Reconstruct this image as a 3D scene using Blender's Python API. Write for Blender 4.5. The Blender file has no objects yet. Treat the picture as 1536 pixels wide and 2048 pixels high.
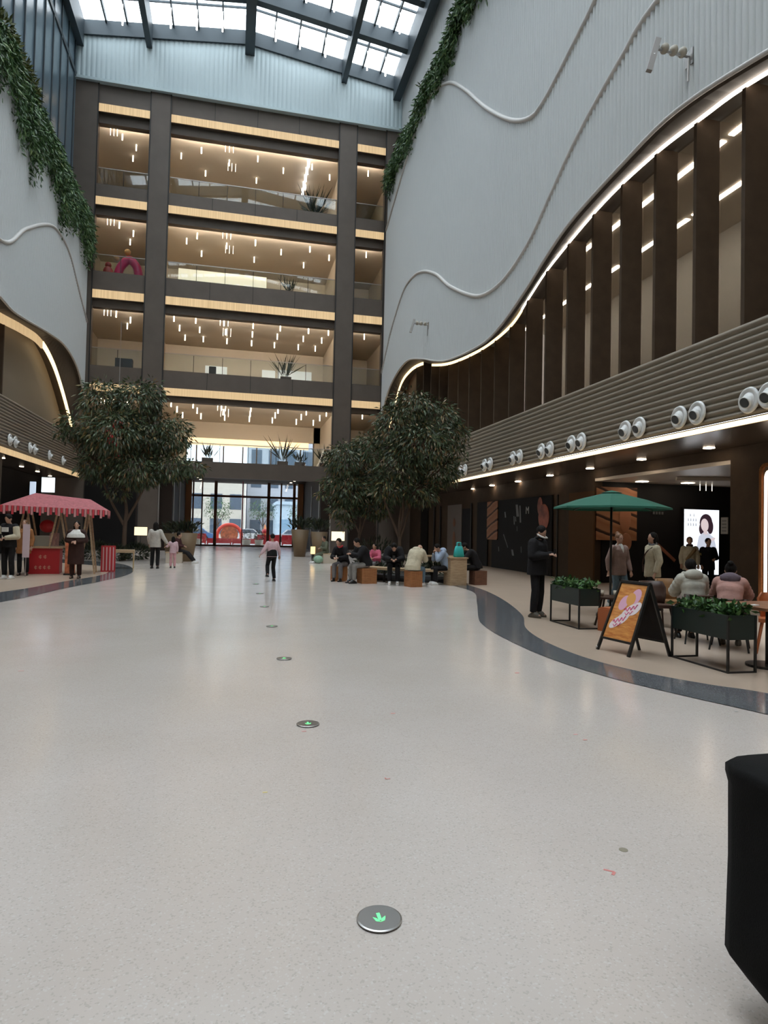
import bpy, math, random
import numpy as np
from mathutils import Vector, Matrix
random.seed(7); rng = np.random.default_rng(11)
D = bpy.data; S = bpy.context.scene; COL = S.collection
PI = math.pi

ORD = ['first', 'second', 'third', 'fourth', 'fifth', 'sixth', 'seventh', 'eighth', 'ninth', 'tenth', 'eleventh', 'twelfth']
# ------------------------------------------------------------------ camera
H = 1.55
YAW, PITCH, ROLL, FPX = .2271, .0285, .0226, 1300.0
Fv = Vector((math.sin(YAW)*math.cos(PITCH), math.cos(YAW)*math.cos(PITCH), math.sin(PITCH)))
R0 = Vector((math.cos(YAW), -math.sin(YAW), 0)); U0 = R0.cross(Fv)
Rv = R0*math.cos(ROLL)+U0*math.sin(ROLL); Uv = -R0*math.sin(ROLL)+U0*math.cos(ROLL)
cam = D.cameras.new('camera'); co = D.objects.new('camera', cam); COL.objects.link(co)
cam.sensor_fit = 'HORIZONTAL'; cam.sensor_width = 36; cam.lens = FPX/1536*36
cam.clip_start = .05; cam.clip_end = 600
co.matrix_world = Matrix(((Rv.x, Uv.x, -Fv.x, 0), (Rv.y, Uv.y, -Fv.y, 0), (Rv.z, Uv.z, -Fv.z, H), (0, 0, 0, 1)))
S.camera = co
# ------------------------------------------------------------------ sky and exposure
S.view_settings.view_transform = 'Standard'; S.view_settings.look = 'None'
S.view_settings.gamma = 1; S.view_settings.use_curve_mapping = False
S.view_settings.exposure = 0.0
W = D.worlds.new('overcast_sky'); S.world = W; W.use_nodes = True
wn = W.node_tree.nodes; wl = W.node_tree.links
bg = wn['Background']; bg.inputs[1].default_value = 8.0
wt = wn.new('ShaderNodeTexNoise'); wt.inputs['Scale'].default_value = 3
wr = wn.new('ShaderNodeValToRGB'); wr.color_ramp.elements[0].color = (.88, .94, 1, 1); wr.color_ramp.elements[1].color = (1, .99, .98, 1)
wl.new(wt.outputs[0], wr.inputs[0]); wl.new(wr.outputs[0], bg.inputs[0])
S.cycles.use_denoising = True
S.cycles.max_bounces = 7; S.cycles.diffuse_bounces = 4; S.cycles.glossy_bounces = 3
S.cycles.transparent_max_bounces = 12; S.cycles.transmission_bounces = 4
S.cycles.sample_clamp_indirect = 6
S.cycles.caustics_reflective = False; S.cycles.caustics_refractive = False

def ray(x, y): return Fv+Rv*((x-768)/FPX)-Uv*((y-1024)/FPX)
def fl(x, y, z=0.0):
    d = ray(x, y); t = (z-H)/d.z; return Vector((d.x*t, d.y*t, z))
def onx(x, y, X):
    d = ray(x, y); t = X/d.x; return Vector((X, d.y*t, H+d.z*t))
def ony(x, y, Y):
    d = ray(x, y); t = Y/d.y; return Vector((d.x*t, Y, H+d.z*t))

# ------------------------------------------------------------------ materials
MATS = {}
def mat(name, col, rough=.6, metal=0, spec=.5, emit=0, ecol=None, bump=0, bscale=20, var=0, vscale=3, bstretch=None):
    if name in MATS: return MATS[name]
    m = D.materials.new(name); m.use_nodes = True; nt = m.node_tree; b = nt.nodes['Principled BSDF']
    b.inputs['Base Color'].default_value = (*col, 1); b.inputs['Roughness'].default_value = rough
    b.inputs['Metallic'].default_value = metal; b.inputs['Specular IOR Level'].default_value = spec
    if emit:
        b.inputs['Emission Color'].default_value = (*(ecol or col), 1); b.inputs['Emission Strength'].default_value = emit
    tc = nt.nodes.new('ShaderNodeTexCoord')
    if var:
        n = nt.nodes.new('ShaderNodeTexNoise'); n.inputs['Scale'].default_value = vscale; n.inputs['Detail'].default_value = 4
        nt.links.new(tc.outputs['Object'], n.inputs['Vector'])
        r = nt.nodes.new('ShaderNodeValToRGB')
        r.color_ramp.elements[0].position = .3; r.color_ramp.elements[1].position = .7
        r.color_ramp.elements[0].color = (*[c*(1-var) for c in col], 1); r.color_ramp.elements[1].color = (*[min(1, c*(1+var)) for c in col], 1)
        nt.links.new(n.outputs[0], r.inputs[0]); nt.links.new(r.outputs[0], b.inputs['Base Color'])
    if bump:
        n = nt.nodes.new('ShaderNodeTexNoise'); n.inputs['Scale'].default_value = bscale
        mp = nt.nodes.new('ShaderNodeMapping'); mp.inputs['Scale'].default_value = bstretch or (1, 1, 1)
        nt.links.new(tc.outputs['Object'], mp.inputs[0]); nt.links.new(mp.outputs[0], n.inputs['Vector'])
        bp = nt.nodes.new('ShaderNodeBump'); bp.inputs['Strength'].default_value = bump; bp.inputs['Distance'].default_value = .02
        nt.links.new(n.outputs[0], bp.inputs['Height']); nt.links.new(bp.outputs[0], b.inputs['Normal'])
    MATS[name] = m; return m
def ramp(nt, src, stops):
    r = nt.nodes.new('ShaderNodeValToRGB'); e = r.color_ramp.elements
    while len(e) < len(stops): e.new(.5)
    for k, (p, c) in enumerate(stops): e[k].position = p; e[k].color = (*c, 1)
    nt.links.new(src, r.inputs[0]); return r.outputs[0]
def glassmat(name, tint=(.9, .95, .96), refl=.08, rough=.02):
    if name in MATS: return MATS[name]
    m = D.materials.new(name); m.use_nodes = True; nt = m.node_tree; nt.nodes.clear()
    o = nt.nodes.new('ShaderNodeOutputMaterial'); t = nt.nodes.new('ShaderNodeBsdfTransparent'); t.inputs[0].default_value = (*tint, 1)
    g = nt.nodes.new('ShaderNodeBsdfGlossy'); g.inputs['Roughness'].default_value = rough; g.inputs[0].default_value = (1, 1, 1, 1)
    lw = nt.nodes.new('ShaderNodeLayerWeight'); lw.inputs[0].default_value = .35
    mp = nt.nodes.new('ShaderNodeMapRange'); mp.inputs[3].default_value = refl; mp.inputs[4].default_value = min(1, refl+.5)
    mx = nt.nodes.new('ShaderNodeMixShader')
    nt.links.new(lw.outputs['Fresnel'], mp.inputs[0]); nt.links.new(mp.outputs[0], mx.inputs[0])
    nt.links.new(t.outputs[0], mx.inputs[1]); nt.links.new(g.outputs[0], mx.inputs[2]); nt.links.new(mx.outputs[0], o.inputs[0])
    MATS[name] = m; return m
def leafmat(name, stops, rough=.5):
    m = D.materials.new(name); m.use_nodes = True; nt = m.node_tree; b = nt.nodes['Principled BSDF']
    g = nt.nodes.new('ShaderNodeNewGeometry')
    nt.links.new(ramp(nt, g.outputs['Random Per Island'], stops), b.inputs['Base Color'])
    b.inputs['Roughness'].default_value = rough; b.inputs['Specular IOR Level'].default_value = .4
    MATS[name] = m; return m
def terrazzo(name, base, sp1, sp2, rough=.16):
    m = D.materials.new(name); m.use_nodes = True; nt = m.node_tree; b = nt.nodes['Principled BSDF']
    tc = nt.nodes.new('ShaderNodeTexCoord')
    v = nt.nodes.new('ShaderNodeTexVoronoi'); v.inputs['Scale'].default_value = 130
    nt.links.new(tc.outputs['Object'], v.inputs['Vector'])
    sx = nt.nodes.new('ShaderNodeSeparateColor'); nt.links.new(v.outputs['Color'], sx.inputs[0])
    c1 = ramp(nt, sx.outputs[0], [(.0, sp1), (.08, sp1), (.12, base), (.9, base), (.95, sp2), (1, sp2)])
    n = nt.nodes.new('ShaderNodeTexNoise'); n.inputs['Scale'].default_value = .9; n.inputs['Detail'].default_value = 5
    nt.links.new(tc.outputs['Object'], n.inputs['Vector'])
    c2 = ramp(nt, n.outputs[0], [(.3, (.94, .93, .91)), (.7, (1, 1, 1))])
    mx = nt.nodes.new('ShaderNodeMix'); mx.data_type = 'RGBA'; mx.blend_type = 'MULTIPLY'; mx.inputs[0].default_value = 1
    nt.links.new(c1, mx.inputs[6]); nt.links.new(c2, mx.inputs[7]); nt.links.new(mx.outputs[2], b.inputs['Base Color'])
    n2 = nt.nodes.new('ShaderNodeTexNoise'); n2.inputs['Scale'].default_value = 1.7; nt.links.new(tc.outputs['Object'], n2.inputs['Vector'])
    r = nt.nodes.new('ShaderNodeMapRange'); r.inputs[3].default_value = rough*.8; r.inputs[4].default_value = rough*1.25
    nt.links.new(n2.outputs[0], r.inputs[0]); nt.links.new(r.outputs[0], b.inputs['Roughness'])
    b.inputs['Specular IOR Level'].default_value = .5
    MATS[name] = m; return m
def woodmat(name, c1, c2, scale=(2, 2, 18), rough=.5):
    m = D.materials.new(name); m.use_nodes = True; nt = m.node_tree; b = nt.nodes['Principled BSDF']
    tc = nt.nodes.new('ShaderNodeTexCoord'); mp = nt.nodes.new('ShaderNodeMapping'); mp.inputs['Scale'].default_value = scale
    n = nt.nodes.new('ShaderNodeTexNoise'); n.inputs['Scale'].default_value = 3; n.inputs['Detail'].default_value = 5
    nt.links.new(tc.outputs['Object'], mp.inputs[0]); nt.links.new(mp.outputs[0], n.inputs['Vector'])
    nt.links.new(ramp(nt, n.outputs[0], [(.35, c1), (.65, c2)]), b.inputs['Base Color']); b.inputs['Roughness'].default_value = rough
    MATS[name] = m; return m
def striplight(name, c1, c2, strength, scale=(9, 9, .05)):
    m = D.materials.new(name); m.use_nodes = True; nt = m.node_tree; b = nt.nodes['Principled BSDF']
    tc = nt.nodes.new('ShaderNodeTexCoord'); mp = nt.nodes.new('ShaderNodeMapping'); mp.inputs['Scale'].default_value = scale
    n = nt.nodes.new('ShaderNodeTexNoise'); n.inputs['Scale'].default_value = 2; n.inputs['Detail'].default_value = 3
    nt.links.new(tc.outputs['Object'], mp.inputs[0]); nt.links.new(mp.outputs[0], n.inputs['Vector'])
    nt.links.new(ramp(nt, n.outputs[0], [(.35, c1), (.65, c2)]), b.inputs['Emission Color'])
    b.inputs['Base Color'].default_value = (.3, .22, .12, 1); b.inputs['Emission Strength'].default_value = strength
    MATS[name] = m; return m

M_floor = terrazzo('pale_terrazzo', (.565, .505, .465), (.49, .44, .40), (.60, .56, .53))
M_band = terrazzo('grey_stone_band', (.125, .13, .14), (.10, .10, .11), (.18, .19, .2), .12)
M_tan = mat('tan_stone', (.42, .325, .25), .3, var=.05, vscale=1.5)
M_panel = mat('white_fluted_metal', (.57, .59, .59), .5)
M_roll = mat('rolled_edge_metal', (.57, .55, .53), .5)
M_pale = mat('pale_blue_cladding', (.50, .60, .63), .5)
M_bronze = mat('dark_bronze_cladding', (.115, .09, .073), .5, .1, var=.08, vscale=1.2)
M_bronze2 = mat('bronze_seam', (.02, .017, .015), .6)
M_brown = mat('brown_fascia_metal', (.062, .047, .036), .55, .1)
M_wallbr = mat('brown_wall_panel', (.074, .052, .036), .65, spec=.12, var=.1)
M_soff = mat('satin_bronze_soffit', (.13, .098, .072), .22, .45)
M_cream = mat('cream_plaster', (.54, .47, .38), .7)
M_creamc = mat('cream_ceiling', (.62, .55, .46), .75)
M_corr = mat('taupe_corrugated_metal', (.21, .172, .128), .5)
M_steel = mat('slate_painted_steel', (.045, .062, .075), .45, .2)
M_black = mat('black_panel', (.010, .009, .009), .6, spec=.15)
M_charcoal = mat('charcoal_panel', (.014, .014, .015), .55, spec=.2)
M_dkwood = mat('dark_wood', (.045, .02, .012), .45, bump=.1)
M_silver = mat('silver_trim', (.45, .43, .42), .3, .8)
M_gold = striplight('gold_strip_glow', (.60, .40, .20), (.80, .58, .32), .85)
M_cove = mat('warm_cove_glow', (1, .72, .45), .5, emit=85, ecol=(1, .86, .68))
M_led = mat('white_led_line', (1, .93, .82), .5, emit=8, ecol=(1, .9, .78))
M_ledw = mat('warm_led_line', (1, .8, .5), .5, emit=2.2, ecol=(1, .74, .40))
M_dl = mat('downlight_glow', (1, .8, .6), .5, emit=26, ecol=(1, .8, .6))
M_pend = mat('pendant_glow', (1, .85, .65), .5, emit=3.2, ecol=(1, .88, .70))
M_pendw = mat('cool_pendant_glow', (1, 1, 1), .5, emit=5, ecol=(1, .98, .95))
M_glass = glassmat('clear_glass', refl=.02)
M_roofg = glassmat('roof_glass', (.86, .93, .97), .03)
M_wing = glassmat('window_glass', (.78, .76, .72), .07)
M_doorg = glassmat('door_glass', (.56, .60, .63), .06)
M_dkglass = mat('blue_grey_curtain_glass', (.13, .19, .235), .25, .0, spec=.6)
M_wood = woodmat('orange_oak', (.30, .115, .038), (.42, .18, .065))
M_lwood = woodmat('pale_oak', (.36, .24, .14), (.50, .36, .22))
M_trunk = mat('grey_brown_bark', (.10, .065, .045), .85, bump=.6, bscale=30)
M_leaf = leafmat('ficus_leaves', [(0, (.024, .036, .016)), (.35, (.038, .058, .024)), (.6, (.06, .09, .038)), (.74, (.12, .165, .09)), (.83, (.15, .12, .035)), (.93, (.22, .12, .055)), (1, (.19, .23, .17))])
M_vine = leafmat('vine_leaves', [(0, (.03, .065, .025)), (.5, (.06, .13, .045)), (.85, (.11, .20, .07)), (1, (.22, .3, .12))])
M_shrub = leafmat('shrub_leaves', [(0, (.012, .035, .010)), (.5, (.035, .10, .022)), (.9, (.10, .21, .06)), (1, (.20, .32, .12))])
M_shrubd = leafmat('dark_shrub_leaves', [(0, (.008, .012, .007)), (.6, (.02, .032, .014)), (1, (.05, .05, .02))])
M_skin = mat('skin', (.46, .26, .18), .55)
M_eye = mat('dark_eye', (.02, .012, .01), .3)
M_lip = mat('lips', (.35, .12, .09), .5)
M_hair = mat('black_hair', (.010, .008, .007), .7, spec=.15, bump=.8, bscale=60, bstretch=(1, 1, .2))
M_hairb = mat('brown_hair', (.17, .075, .03), .5, bump=.8, bscale=60, bstretch=(1, 1, .2))
def cloth(name, c, bump=.5): return mat(name, c, .85, spec=.2, bump=bump, bscale=14, var=.12, vscale=9)
M_white = mat('white_paint', (.75, .75, .74), .4)
M_blackm = mat('black_powder_coat', (.012, .012, .012), .4)
M_green = mat('dark_green_box', (.012, .022, .019), .4)
M_red = mat('red_vinyl', (.42, .012, .018), .45)
M_pinkred = mat('pink_red_awning', (.36, .09, .10), .7, var=.2, vscale=14)

# ------------------------------------------------------------------ mesh builder
class MB:
    def __init__(s): s.v = []; s.f = []; s.mi = []; s.m = 0
    def add(s, vs, fs):
        k = len(s.v); s.v += [tuple(v) for v in vs]; s.f += [tuple(i+k for i in f) for f in fs]; s.mi += [s.m]*len(fs); return s
    def box(s, x0, x1, y0, y1, z0, z1):
        return s.add([(x0, y0, z0), (x1, y0, z0), (x1, y1, z0), (x0, y1, z0), (x0, y0, z1), (x1, y0, z1), (x1, y1, z1), (x0, y1, z1)],
                     [(0, 3, 2, 1), (4, 5, 6, 7), (0, 1, 5, 4), (1, 2, 6, 5), (2, 3, 7, 6), (3, 0, 4, 7)])
    def bar(s, a, b, w, h=None, up=(0, 0, 1)):
        a = Vector(a); b = Vector(b); h = h or w; d = (b-a).normalized(); u = Vector(up)
        if abs(d.dot(u)) > .97: u = Vector((0, 1, 0))
        r = d.cross(u).normalized(); u = r.cross(d)
        vs = [p+r*(sx*w/2)+u*(sz*h/2) for p in (a, b) for sx, sz in ((-1, -1), (1, -1), (1, 1), (-1, 1))]
        return s.add(vs, [(0, 1, 2, 3), (7, 6, 5, 4), (0, 4, 5, 1), (1, 5, 6, 2), (2, 6, 7, 3), (3, 7, 4, 0)])
    def tube(s, pts, r, n=8, cap=True):
        pts = [Vector(p) for p in pts]; rs = r if isinstance(r, (list, tuple)) else [r]*len(pts); k0 = len(s.v); prev = None
        for i, p in enumerate(pts):
            d = (pts[min(i+1, len(pts)-1)]-pts[max(i-1, 0)]).normalized()
            if prev is None:
                u = Vector((0, 0, 1)) if abs(d.z) < .9 else Vector((1, 0, 0)); a = d.cross(u).normalized()
            else: a = (prev-d*prev.dot(d)).normalized()
            prev = a; b = d.cross(a)
            for j in range(n):
                t = 2*PI*j/n; s.v.append(tuple(p+(a*math.cos(t)+b*math.sin(t))*rs[i]))
        for i in range(len(pts)-1):
            for j in range(n):
                s.f.append((k0+i*n+j, k0+i*n+(j+1) % n, k0+(i+1)*n+(j+1) % n, k0+(i+1)*n+j)); s.mi.append(s.m)
        if cap:
            s.f.append(tuple(k0+j for j in range(n-1, -1, -1))); s.mi.append(s.m)
            s.f.append(tuple(k0+(len(pts)-1)*n+j for j in range(n))); s.mi.append(s.m)
        return s
    def loft(s, rings, cap=True):
        n = len(rings[0]); k0 = len(s.v)
        for r in rings: s.v += [tuple(p) for p in r]
        for i in range(len(rings)-1):
            for j in range(n):
                s.f.append((k0+i*n+j, k0+i*n+(j+1) % n, k0+(i+1)*n+(j+1) % n, k0+(i+1)*n+j)); s.mi.append(s.m)
        if cap:
            s.f.append(tuple(k0+j for j in range(n-1, -1, -1))); s.mi.append(s.m)
            s.f.append(tuple(k0+(len(rings)-1)*n+j for j in range(n))); s.mi.append(s.m)
        return s
    def lathe(s, prof, c=(0, 0, 0), n=24, sq=0):
        rings = []
        for r, z in prof:
            ring = []
            for j in range(n):
                t = 2*PI*j/n; q = 1
                if sq: q = (abs(math.cos(t))**sq+abs(math.sin(t))**sq)**(-1/sq)
                ring.append((c[0]+r*q*math.cos(t), c[1]+r*q*math.sin(t), c[2]+z))
            rings.append(ring)
        return s.loft(rings)
    def ball(s, c, r, n=12, m=8, rot=None):
        c = Vector(c); r = r if isinstance(r, (tuple, list)) else (r, r, r); rings = []
        for i in range(m+1):
            p = PI*(i+.02)/(m+.04); ring = []
            for j in range(n):
                t = 2*PI*j/n; v = Vector((r[0]*math.sin(p)*math.cos(t), r[1]*math.sin(p)*math.sin(t), -r[2]*math.cos(p)))
                ring.append(c+(rot @ v if rot else v))
            rings.append(ring)
        return s.loft(rings)
    def caps(s, a, b, ra, rb, n=10):
        a = Vector(a); b = Vector(b); d = b-a; L = d.length or 1e-4; d = d/L
        pts = []; rs = []
        for t in (-1, -.86, -.5): pts.append(a+d*ra*t); rs.append(ra*math.sqrt(max(.01, 1-t*t)))
        pts += [a, b]; rs += [ra, rb]
        for t in (.5, .86, 1): pts.append(b+d*rb*t); rs.append(rb*math.sqrt(max(.01, 1-t*t)))
        return s.tube(pts, rs, n)
    def prism(s, poly, a, b, axis='z'):
        n = len(poly)
        def P(p, t): return (p[0], p[1], t) if axis == 'z' else ((t, p[0], p[1]) if axis == 'x' else (p[0], t, p[1]))
        return s.add([P(p, a) for p in poly]+[P(p, b) for p in poly],
                     [tuple(range(n-1, -1, -1)), tuple(range(n, 2*n))]+[(i, (i+1) % n, n+(i+1) % n, n+i) for i in range(n)])
    def build(s, name, mats, parent=None, smooth=False, loc=None, rotz=0):
        me = D.meshes.new(name); me.from_pydata(s.v, [], s.f)
        mats = mats if isinstance(mats, (list, tuple)) else [mats]
        for m in mats: me.materials.append(m)
        if len(mats) > 1: me.polygons.foreach_set('material_index', s.mi)
        if smooth: me.polygons.foreach_set('use_smooth', [True]*len(me.polygons))
        me.update(); o = D.objects.new(name, me); COL.objects.link(o)
        if parent: o.parent = parent
        if loc is not None: o.location = loc
        o.rotation_euler.z = rotz
        return o
def tag(o, label, cat, group=None, kind=None):
    o['label'] = label; o['category'] = cat
    if group: o['group'] = group
    if kind: o['kind'] = kind
    return o
def thing(name, label, cat, loc=(0, 0, 0), rotz=0, group=None):
    o = D.objects.new(name, None); COL.objects.link(o); o.location = loc; o.rotation_euler.z = rotz
    o.empty_display_size = .1
    return tag(o, label, cat, group)
def struct(o, label=None):
    o['kind'] = 'structure'
    if label: o['label'] = label
    return o
def dup(root, loc=None, rotz=None, label=None, group=None):
    def cp(o, par):
        c = o.copy(); COL.objects.link(c)
        if par: c.parent = par
        for ch in list(o.children): cp(ch, c)
        return c
    r = cp(root, None)
    if loc is not None: r.location = loc
    if rotz is not None: r.rotation_euler.z = rotz
    if label: r['label'] = label
    if group: r['group'] = group
    return r
def lerp(pts, y):
    return float(np.interp(y, [p[0] for p in pts], [p[1] for p in pts]))
def spline(pts, n=8):
    out = []
    P = [Vector(p) for p in pts]
    for i in range(len(P)-1):
        p0 = P[max(i-1, 0)]; p1 = P[i]; p2 = P[i+1]; p3 = P[min(i+2, len(P)-1)]
        for k in range(n):
            t = k/n
            out.append(.5*((2*p1)+(-p0+p2)*t+(2*p0-5*p1+4*p2-p3)*t*t+(-p0+3*p1-3*p2+p3)*t**3))
    out.append(P[-1]); return out
def smoothcurve(pts):
    """(y,z) control points -> function of y through a smooth spline"""
    q = spline([(a, b, 0) for a, b in sorted(pts)], 10); ys = [p.x for p in q]; zs = [p.y for p in q]
    return lambda y: float(np.interp(y, ys, zs))

# ================================================================== STRUCTURE
YF = 42.0; XR = 9.38; XL = -9.0; YB = -14.0
# floor
b = MB(); b.add([(-16, YB, 0), (22, YB, 0), (22, 56, 0), (-16, 56, 0)], [(0, 1, 2, 3)])
struct(b.build('floor', M_floor))
def ribbon(name, a, c, z, m):
    A = spline([(p[0], p[1], z) for p in a], 8); C = spline([(p[0], p[1], z) for p in c], 8)
    n = len(A); mb = MB(); mb.add(A+C, [(i, i+1, n+i+1, n+i) for i in range(n-1)]); return struct(mb.build(name, m))
inR = [(6.3, -14), (5.7, 1), (5.1, 3.6), (4.64, 4.86), (4.3, 5.65), (4.01, 6.53), (3.88, 7.71), (3.96, 9.19), (4.13, 10.31), (4.41, 11.23), (5.3, 13.6), (6.12, 16.0), (6.2, 18.2), (6.0, 21), (6.2, 26), (7.2, 32), (8.9, 40)]
outR = [(7.4, -14), (6.7, 1), (5.9, 4.2), (5.27, 5.52), (4.94, 5.94), (4.6, 6.55), (4.38, 7.4), (4.42, 8.6), (4.72, 9.9), (5.4, 11.5), (6.1, 13.9), (6.6, 16.3), (6.75, 18.2), (6.7, 21), (6.9, 26), (7.9, 32), (9.2, 38)]
ribbon('floor_band_right', inR, outR, .006, M_band)
ribbon('floor_side_right', outR, [(22, p[1]) for p in outR], .004, M_tan)
inL = [(-6.5, -14), (-5.6, 6), (-4.9, 11), (-4.33, 13.88), (-4.11, 14.99), (-3.85, 16.95), (-3.45, 18.89), (-3.15, 21.36), (-3.3, 23.74), (-4.0, 26.65), (-5.2, 28.6), (-8, 31)]
outL = [(-7.3, -14), (-6.4, 6), (-5.6, 11), (-5.25, 14.2), (-4.95, 15.84), (-4.65, 16.93), (-4.33, 18.84), (-4.0, 20.28), (-3.85, 21.74), (-4.1, 23.66), (-4.9, 26.0), (-8, 29)]
ribbon('floor_band_left', inL, outL, .006, M_band)
ribbon('floor_side_left', outL, [(-16, p[1]) for p in outL], .004, M_tan)

# wavy lower edge of the white panels
zpR = smoothcurve([(-14, 10.1), (-8, 10.85), (-3, 10.3), (1.5, 9.3), (5.5, 9.4), (9.91, 10.55), (12.5, 11.05), (14.43, 10.98), (16.89, 10.73), (18.4, 10.34), (20.16, 9.7), (22.25, 9.14), (24.25, 9.0), (27.96, 9.38), (30.25, 9.9), (32.46, 10.56), (35.52, 11.22), (38.43, 10.93), (40.35, 10.23), (42.0, 8.9)])
zlR = smoothcurve([(-14, 10.2), (-8, 10.9), (-3, 10.35), (1.5, 9.4), (5.5, 9.5), (10.46, 10.69), (12.36, 10.94), (14.15, 11.06), (16.43, 10.95), (19.41, 10.4), (20.87, 9.92), (22.54, 9.37), (25.59, 9.3), (29.5, 9.7), (32.63, 10.38), (34.24, 10.86), (36.86, 11.06), (39.19, 10.6), (41.66, 8.54), (42, 8.2)])
rA = smoothcurve([(-14, 16), (0, 15), (8, 17.2), (13, 17.4), (15.96, 16.43), (17.93, 15.82), (19.08, 15.55), (20, 15.63), (21.67, 16.58), (24.18, 18.65), (26.63, 21), (28.77, 22.79), (31, 23.9), (34, 24.4), (42, 21.6)])
rB = smoothcurve([(-14, 12), (0, 12.2), (8, 14), (13.09, 14.11), (14.48, 13.8), (16.67, 13.03), (18.46, 12.03), (19.84, 11.25), (21.87, 10.77), (23.81, 10.9), (25.5, 11.49), (28.17, 12.85), (30.13, 14.11), (32.33, 15.13), (34.29, 15.64), (36.44, 15.63), (38.76, 14.59), (40.64, 13.22), (42, 12)])
zpL = smoothcurve([(-14, 10), (-6, 11), (4, 9.4), (14, 11), (20, 10.9), (24, 10.3), (27.52, 10.18), (29.47, 10.17), (34.27, 10.76), (37.33, 10.95), (40, 10.47), (41.79, 9.4)])
zlL = smoothcurve([(-14, 10.1), (-6, 11), (4, 9.5), (14, 11), (20, 10.6), (24, 10.0), (27.9, 9.95), (31.8, 10.4), (34.6, 10.6), (37, 10.1), (39.2, 9.0), (41.4, 7.5), (42, 7)])
rL = smoothcurve([(-14, 12), (0, 13), (14, 14.2), (22, 12.4), (27.28, 12.3), (30.06, 14.0), (33.03, 15.56), (34.99, 16.13), (37.34, 15.97), (39.71, 14.79), (42, 13.7)])
ZTR, ZTL = 25.2, 19.3
def fluted(name, x, sgn, lo, hi, y0, y1, per=.17, dep=.062, m=None, amp=None):
    n = int((y1-y0)/per*8); mb = MB(); vs = []; fs = []
    for i in range(n+1):
        y = y0+(y1-y0)*i/n; ph = (y/per) % 1
        d = dep*abs(math.sin(PI*ph))
        vs += [(x-sgn*d, y, lo(y)), (x-sgn*d, y, hi(y))]
    fs = [(2*i, 2*i+2, 2*i+3, 2*i+1) for i in range(n)]
    mb.add(vs, fs); return mb.build(name, m or M_panel)
def rolltube(name, x, f, y0, y1, r, m, parent=None, n=140):
    mb = MB(); mb.tube([(x, y0+(y1-y0)*i/n, f(y0+(y1-y0)*i/n)) for i in range(n+1)], r, 8); return mb.build(name, m, parent, smooth=True)
root = D.objects.new('wall_right', None); COL.objects.link(root); struct(root)
for nm, x, lo, hi in (('lower_fluted_panel', XR, zpR, rB), ('middle_fluted_panel', XR+.07, rB, rA), ('upper_fluted_panel', XR+.14, rA, lambda y: max(ZTR, rA(y)))):
    o = fluted(nm, x, 1, lo, hi, YB, YF); o.parent = root
rolltube('rolled_edge', XR-.03, rB, YB, YF, .085, M_roll, root); rolltube('rolled_edge', XR+.03, rA, YB, YF, .085, M_roll, root); rolltube('bottom_edge', XR-.03, zpR, YB, YF, .05, M_roll, root)
b = MB(); b.box(XR+.2, XR+1.2, YB, YF, ZTR-.35, ZTR-.2); b.box(XR+.16, XR+.22, YB, YF, 11.8, ZTR); b.build('ledge', M_panel, root)
o = fluted('upper_wall_panel', 10.35, 1, lambda y: ZTR-.3, lambda y: 31.6, YB, YF, .35, .06); o.parent = root
root = D.objects.new('wall_left', None); COL.objects.link(root); struct(root)
o = fluted('lower_fluted_panel', XL, -1, zpL, rL, YB, YF); o.parent = root
o = fluted('upper_fluted_panel', XL-.07, -1, rL, lambda y: ZTL, YB, YF); o.parent = root
rolltube('rolled_edge', XL+.03, rL, YB, YF, .085, M_roll, root); rolltube('bottom_edge', XL+.03, zpL, YB, YF, .05, M_roll, root)
b = MB(); b.box(XL-1.1, XL-.1, YB, YF, ZTL-.35, ZTL-.2); b.build('ledge', M_panel, root)
# left upper curtain wall
b = MB(); b.box(-10.15, -10.05, YB, YF, ZTL-.4, 31.8)
struct(b.build('window_1', M_dkglass))
b = MB()
for i in range(37):
    y = YF-.6-1.5*i; b.box(-10.06, -9.98, y-.045, y+.045, ZTL-.4, 31.6)
struct(b.build('trim_1', M_steel))
b = MB(); b.box(-10.05, -9.99, YB, YF, 28.5, 28.8); b.box(-10.05, -9.97, YB, YF, 30.8, 31.6)
struct(b.build('trim_2', M_steel))

def soffit_run(name, x, sgn, zp, zl, y0=YB, y1=YF):
    n = 150; mb = MB(); vs = []
    for i in range(n+1):
        y = y0+(y1-y0)*i/n
        vs += [(x+sgn*.02, y, zp(y)), (x+sgn*.12, y, zp(y)-.04), (x+sgn*.52, y, zl(y)), (x+sgn*1.2, y, zl(y)+.1), (x+sgn*1.2, y, zl(y)+2.5)]
    fs = [(5*i+j, 5*i+5+j, 5*i+6+j, 5*i+1+j) for i in range(n) for j in range(4)]
    mb.add(vs, fs); return struct(mb.build(name, M_brown, smooth=False))
soffit_run('trim_3', XR, 1, zpR, zlR); soffit_run('trim_4', XL, -1, zpL, zlL)
def ledline(name, x, sgn, zl, y0, y1, w, hgt, m, label):
    n = 90; mb = MB()
    rings = []
    for i in range(n+1):
        y = y0+(y1-y0)*i/n; z = zl(y)-.03; xx = x+sgn*.52
        rings.append([(xx-sgn*w, y, z-hgt), (xx+sgn*.02, y, z-hgt), (xx+sgn*.02, y, z+.03), (xx-sgn*w, y, z+.03)])
    mb.loft(rings); o = mb.build(name, m); return tag(o, label, 'light')
ledline('led_light_line', XR, 1, zlR, -10, 21.5, .02, .045, M_led, 'white glowing curved light line under the wavy right wall, near stretch')
ledline('led_light_line', XR, 1, zlR, 21.5, 32.4, .03, .09, M_ledw, 'warm glowing curved light line in the dip of the right wall')
ledline('led_light_line', XR, 1, zlR, 34.0, 41.7, .04, .12, M_ledw, 'warm glowing light line dropping behind the right-hand tree crown')
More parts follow.
